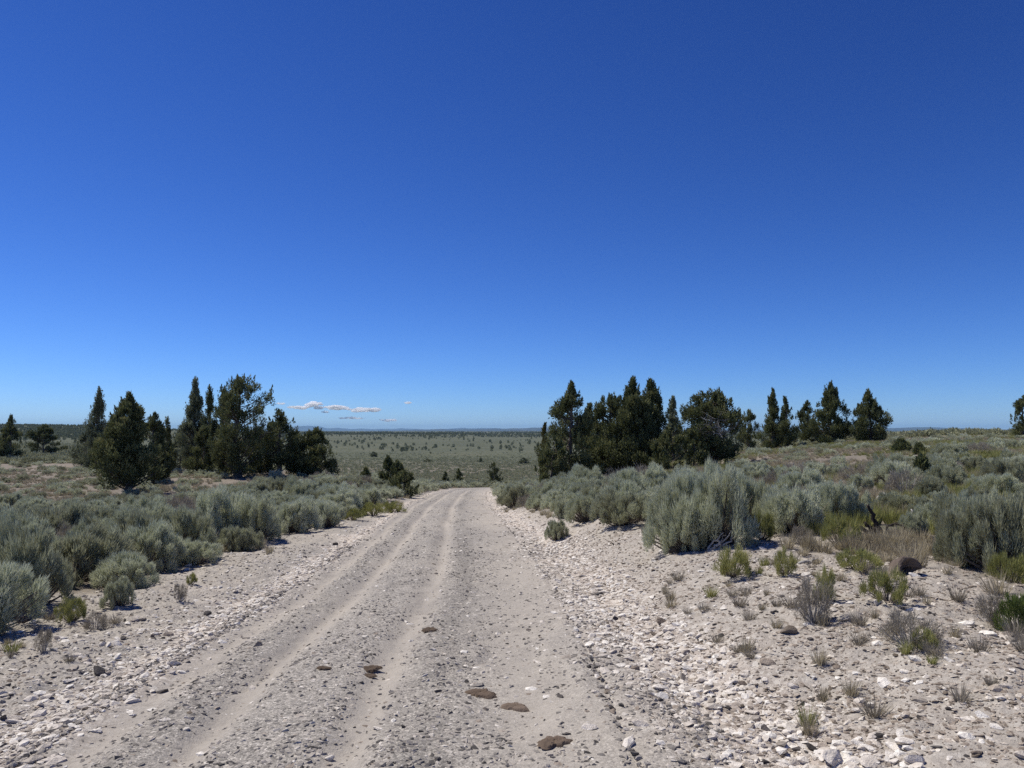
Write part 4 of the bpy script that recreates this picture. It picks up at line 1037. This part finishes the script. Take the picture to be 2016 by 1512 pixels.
# larger loose stones as individuals
BIGP = {k_: [rock_mesh(700 + 20 * i_ + j_, M[m_], R.uniform(.3, .7), 2, 9, .03) for j_ in range(6)] for i_, (k_, m_) in enumerate([('white', 'st_white'), ('pinkish', 'st_pink'), ('dark', 'st_dark'), ('grey', 'st_grey')])}
n = 5000
X, Y = frust(n, 3.6, 15, .0, 1.6); d_ = road_d(X, Y)
wgt = np.clip(np.exp(-((d_ - bandR(Y)) / .42) ** 2) + .8 * np.exp(-((d_ + 1.9) / .4) ** 2) + .22 * (d_ > 2) + .3 * (d_ < -2) + .03, 0, 1) * (1 - zones(X, Y)['veg'])
k = np.nonzero(rng.uniform(0, 1, n) < wgt)[0]
sz = (.022 + .042 * rng.uniform(0, 1, len(k)) ** 3)
o_ = np.argsort(-sz / Y[k])[:215]
for q in o_:
    x0, y0, s_ = X[k[q]], Y[k[q]], sz[q]
    kd = R.choices(['white', 'pinkish', 'dark', 'grey'], [8, 3, .7, 1] if abs(d_[k[q]]) > 1.3 else [1, 1, 2, 3])[0]
    Zq = float(H(x0, y0))
    o = obj('stone', R.choice(BIGP[kd]), loc=(x0, y0, Zq + s_ * .02), rot=(R.gauss(0, .15), R.gauss(0, .15), R.uniform(0, 6.28)), scale=(s_, s_, s_ * R.uniform(.8, 1.2)), category='stone', group='loose stones on the verges')
    pend(o, '%s loose stone' % ('fist-sized ' + kd if s_ > .042 else 'small ' + kd), x0, y0, Zq, 'stone')
resolve()

# ------------------------------------------------------------------ clouds low over the horizon
def cloud_mat():
    m = bpy.data.materials.new('cloud_vapour'); m.use_nodes = True; n_ = m.node_tree; n_.nodes.clear()
    v = n_.nodes.new('ShaderNodeVolumeScatter'); o_ = n_.nodes.new('ShaderNodeOutputMaterial')
    v.inputs['Color'].default_value = (1, 1, 1, 1); v.inputs['Density'].default_value = .028; v.inputs['Anisotropy'].default_value = .2
    n_.links.new(v.outputs[0], o_.inputs['Volume']); return m
M['cloud'] = cloud_mat()
CL = [(553, 794, 14, 7, 'faint scrap of cloud beside the broad rounded juniper'), (592, 802, 56, 8, 'long flat cloud low over the left of the plain'), (617, 795, 30, 12, 'bright puffy cloud top above the long flat cloud'),
      (628, 803, 18, 8, 'small bright cloud puff under the puffy top'), (662, 803, 52, 11, 'puffy cloud in the middle of the low cloud line'), (640, 811, 12, 6, 'tiny cloud dot under the middle cloud'),
      (710, 807, 56, 11, 'brightest puffy cloud right of the middle one'), (736, 806, 22, 11, 'rounded right end of the brightest cloud'), (692, 823, 60, 6, 'thin flat cloud streak below the brightest cloud'),
      (765, 827, 40, 7, 'faint flat cloud low on the right of the cloud line'), (804, 793, 13, 6, 'tiny isolated cloud right of all the others')]
CD = 27000
for q_, (cx_, cy_, w_, h_, lb) in enumerate(CL):
    rg = np.random.default_rng(900 + q_); v = ray(cx_, cy_); Vi, Ti = ico(3); g = Geo(); W2 = w_ / 2 * CD / FPX; H2 = h_ * .68 * CD / FPX
    for k_ in range(14 + w_ // 2):
        fx = rg.uniform(-1, 1); rr1 = H2 * rg.uniform(.2, .62) * (1 - .5 * abs(fx))
        c = np.array([fx * W2 * .85, rg.uniform(-1, 1) * W2 * .5, rg.uniform(-.5, .5) * H2 * (1 - .5 * abs(fx))])
        V = Vi * (1 + .18 * (fbm(Vi[:, 0] * 2 + k_, Vi[:, 1] * 2 + Vi[:, 2], 5, 3) - .5)[:, None] * 2) * rr1 * np.array([1.6, 1.6, .8])
        V = V * np.array([rg.uniform(1.1, 2.2), 1, rg.uniform(.7, 1)]); g.add(V + c, T=Ti)
    obj('cloud', g.mesh('cloud', [M['cloud']], smooth=True), loc=(v[0] * CD, CD, CAMZ + v[2] * CD), category='cloud', label=lb, group='small clouds over the horizon')

# ------------------------------------------------------------------ haze
HAZE = 3.8e-5
if HAZE:
    V = np.array([(x, y, z) for x in (-34000, 34000) for y in (-400, 36000) for z in (-40, 240)], float)
    F = np.array([(0, 1, 3, 2), (4, 6, 7, 5), (0, 4, 5, 1), (2, 3, 7, 6), (0, 2, 6, 4), (1, 5, 7, 3)])
    hm = bpy.data.materials.new('haze_air'); hm.use_nodes = True; hn = hm.node_tree; hn.nodes.clear()
    pv = hn.nodes.new('ShaderNodeVolumePrincipled'); ho = hn.nodes.new('ShaderNodeOutputMaterial')
    pv.inputs['Color'].default_value = (.38, .66, 1.0, 1); pv.inputs['Density'].default_value = HAZE; pv.inputs['Anisotropy'].default_value = .0
    hn.links.new(pv.outputs[0], ho.inputs['Volume'])
    obj('haze', mesh('haze', V, Q=F, mats=[hm]), kind='stuff', label='pale blue haze over the far plain and hills')
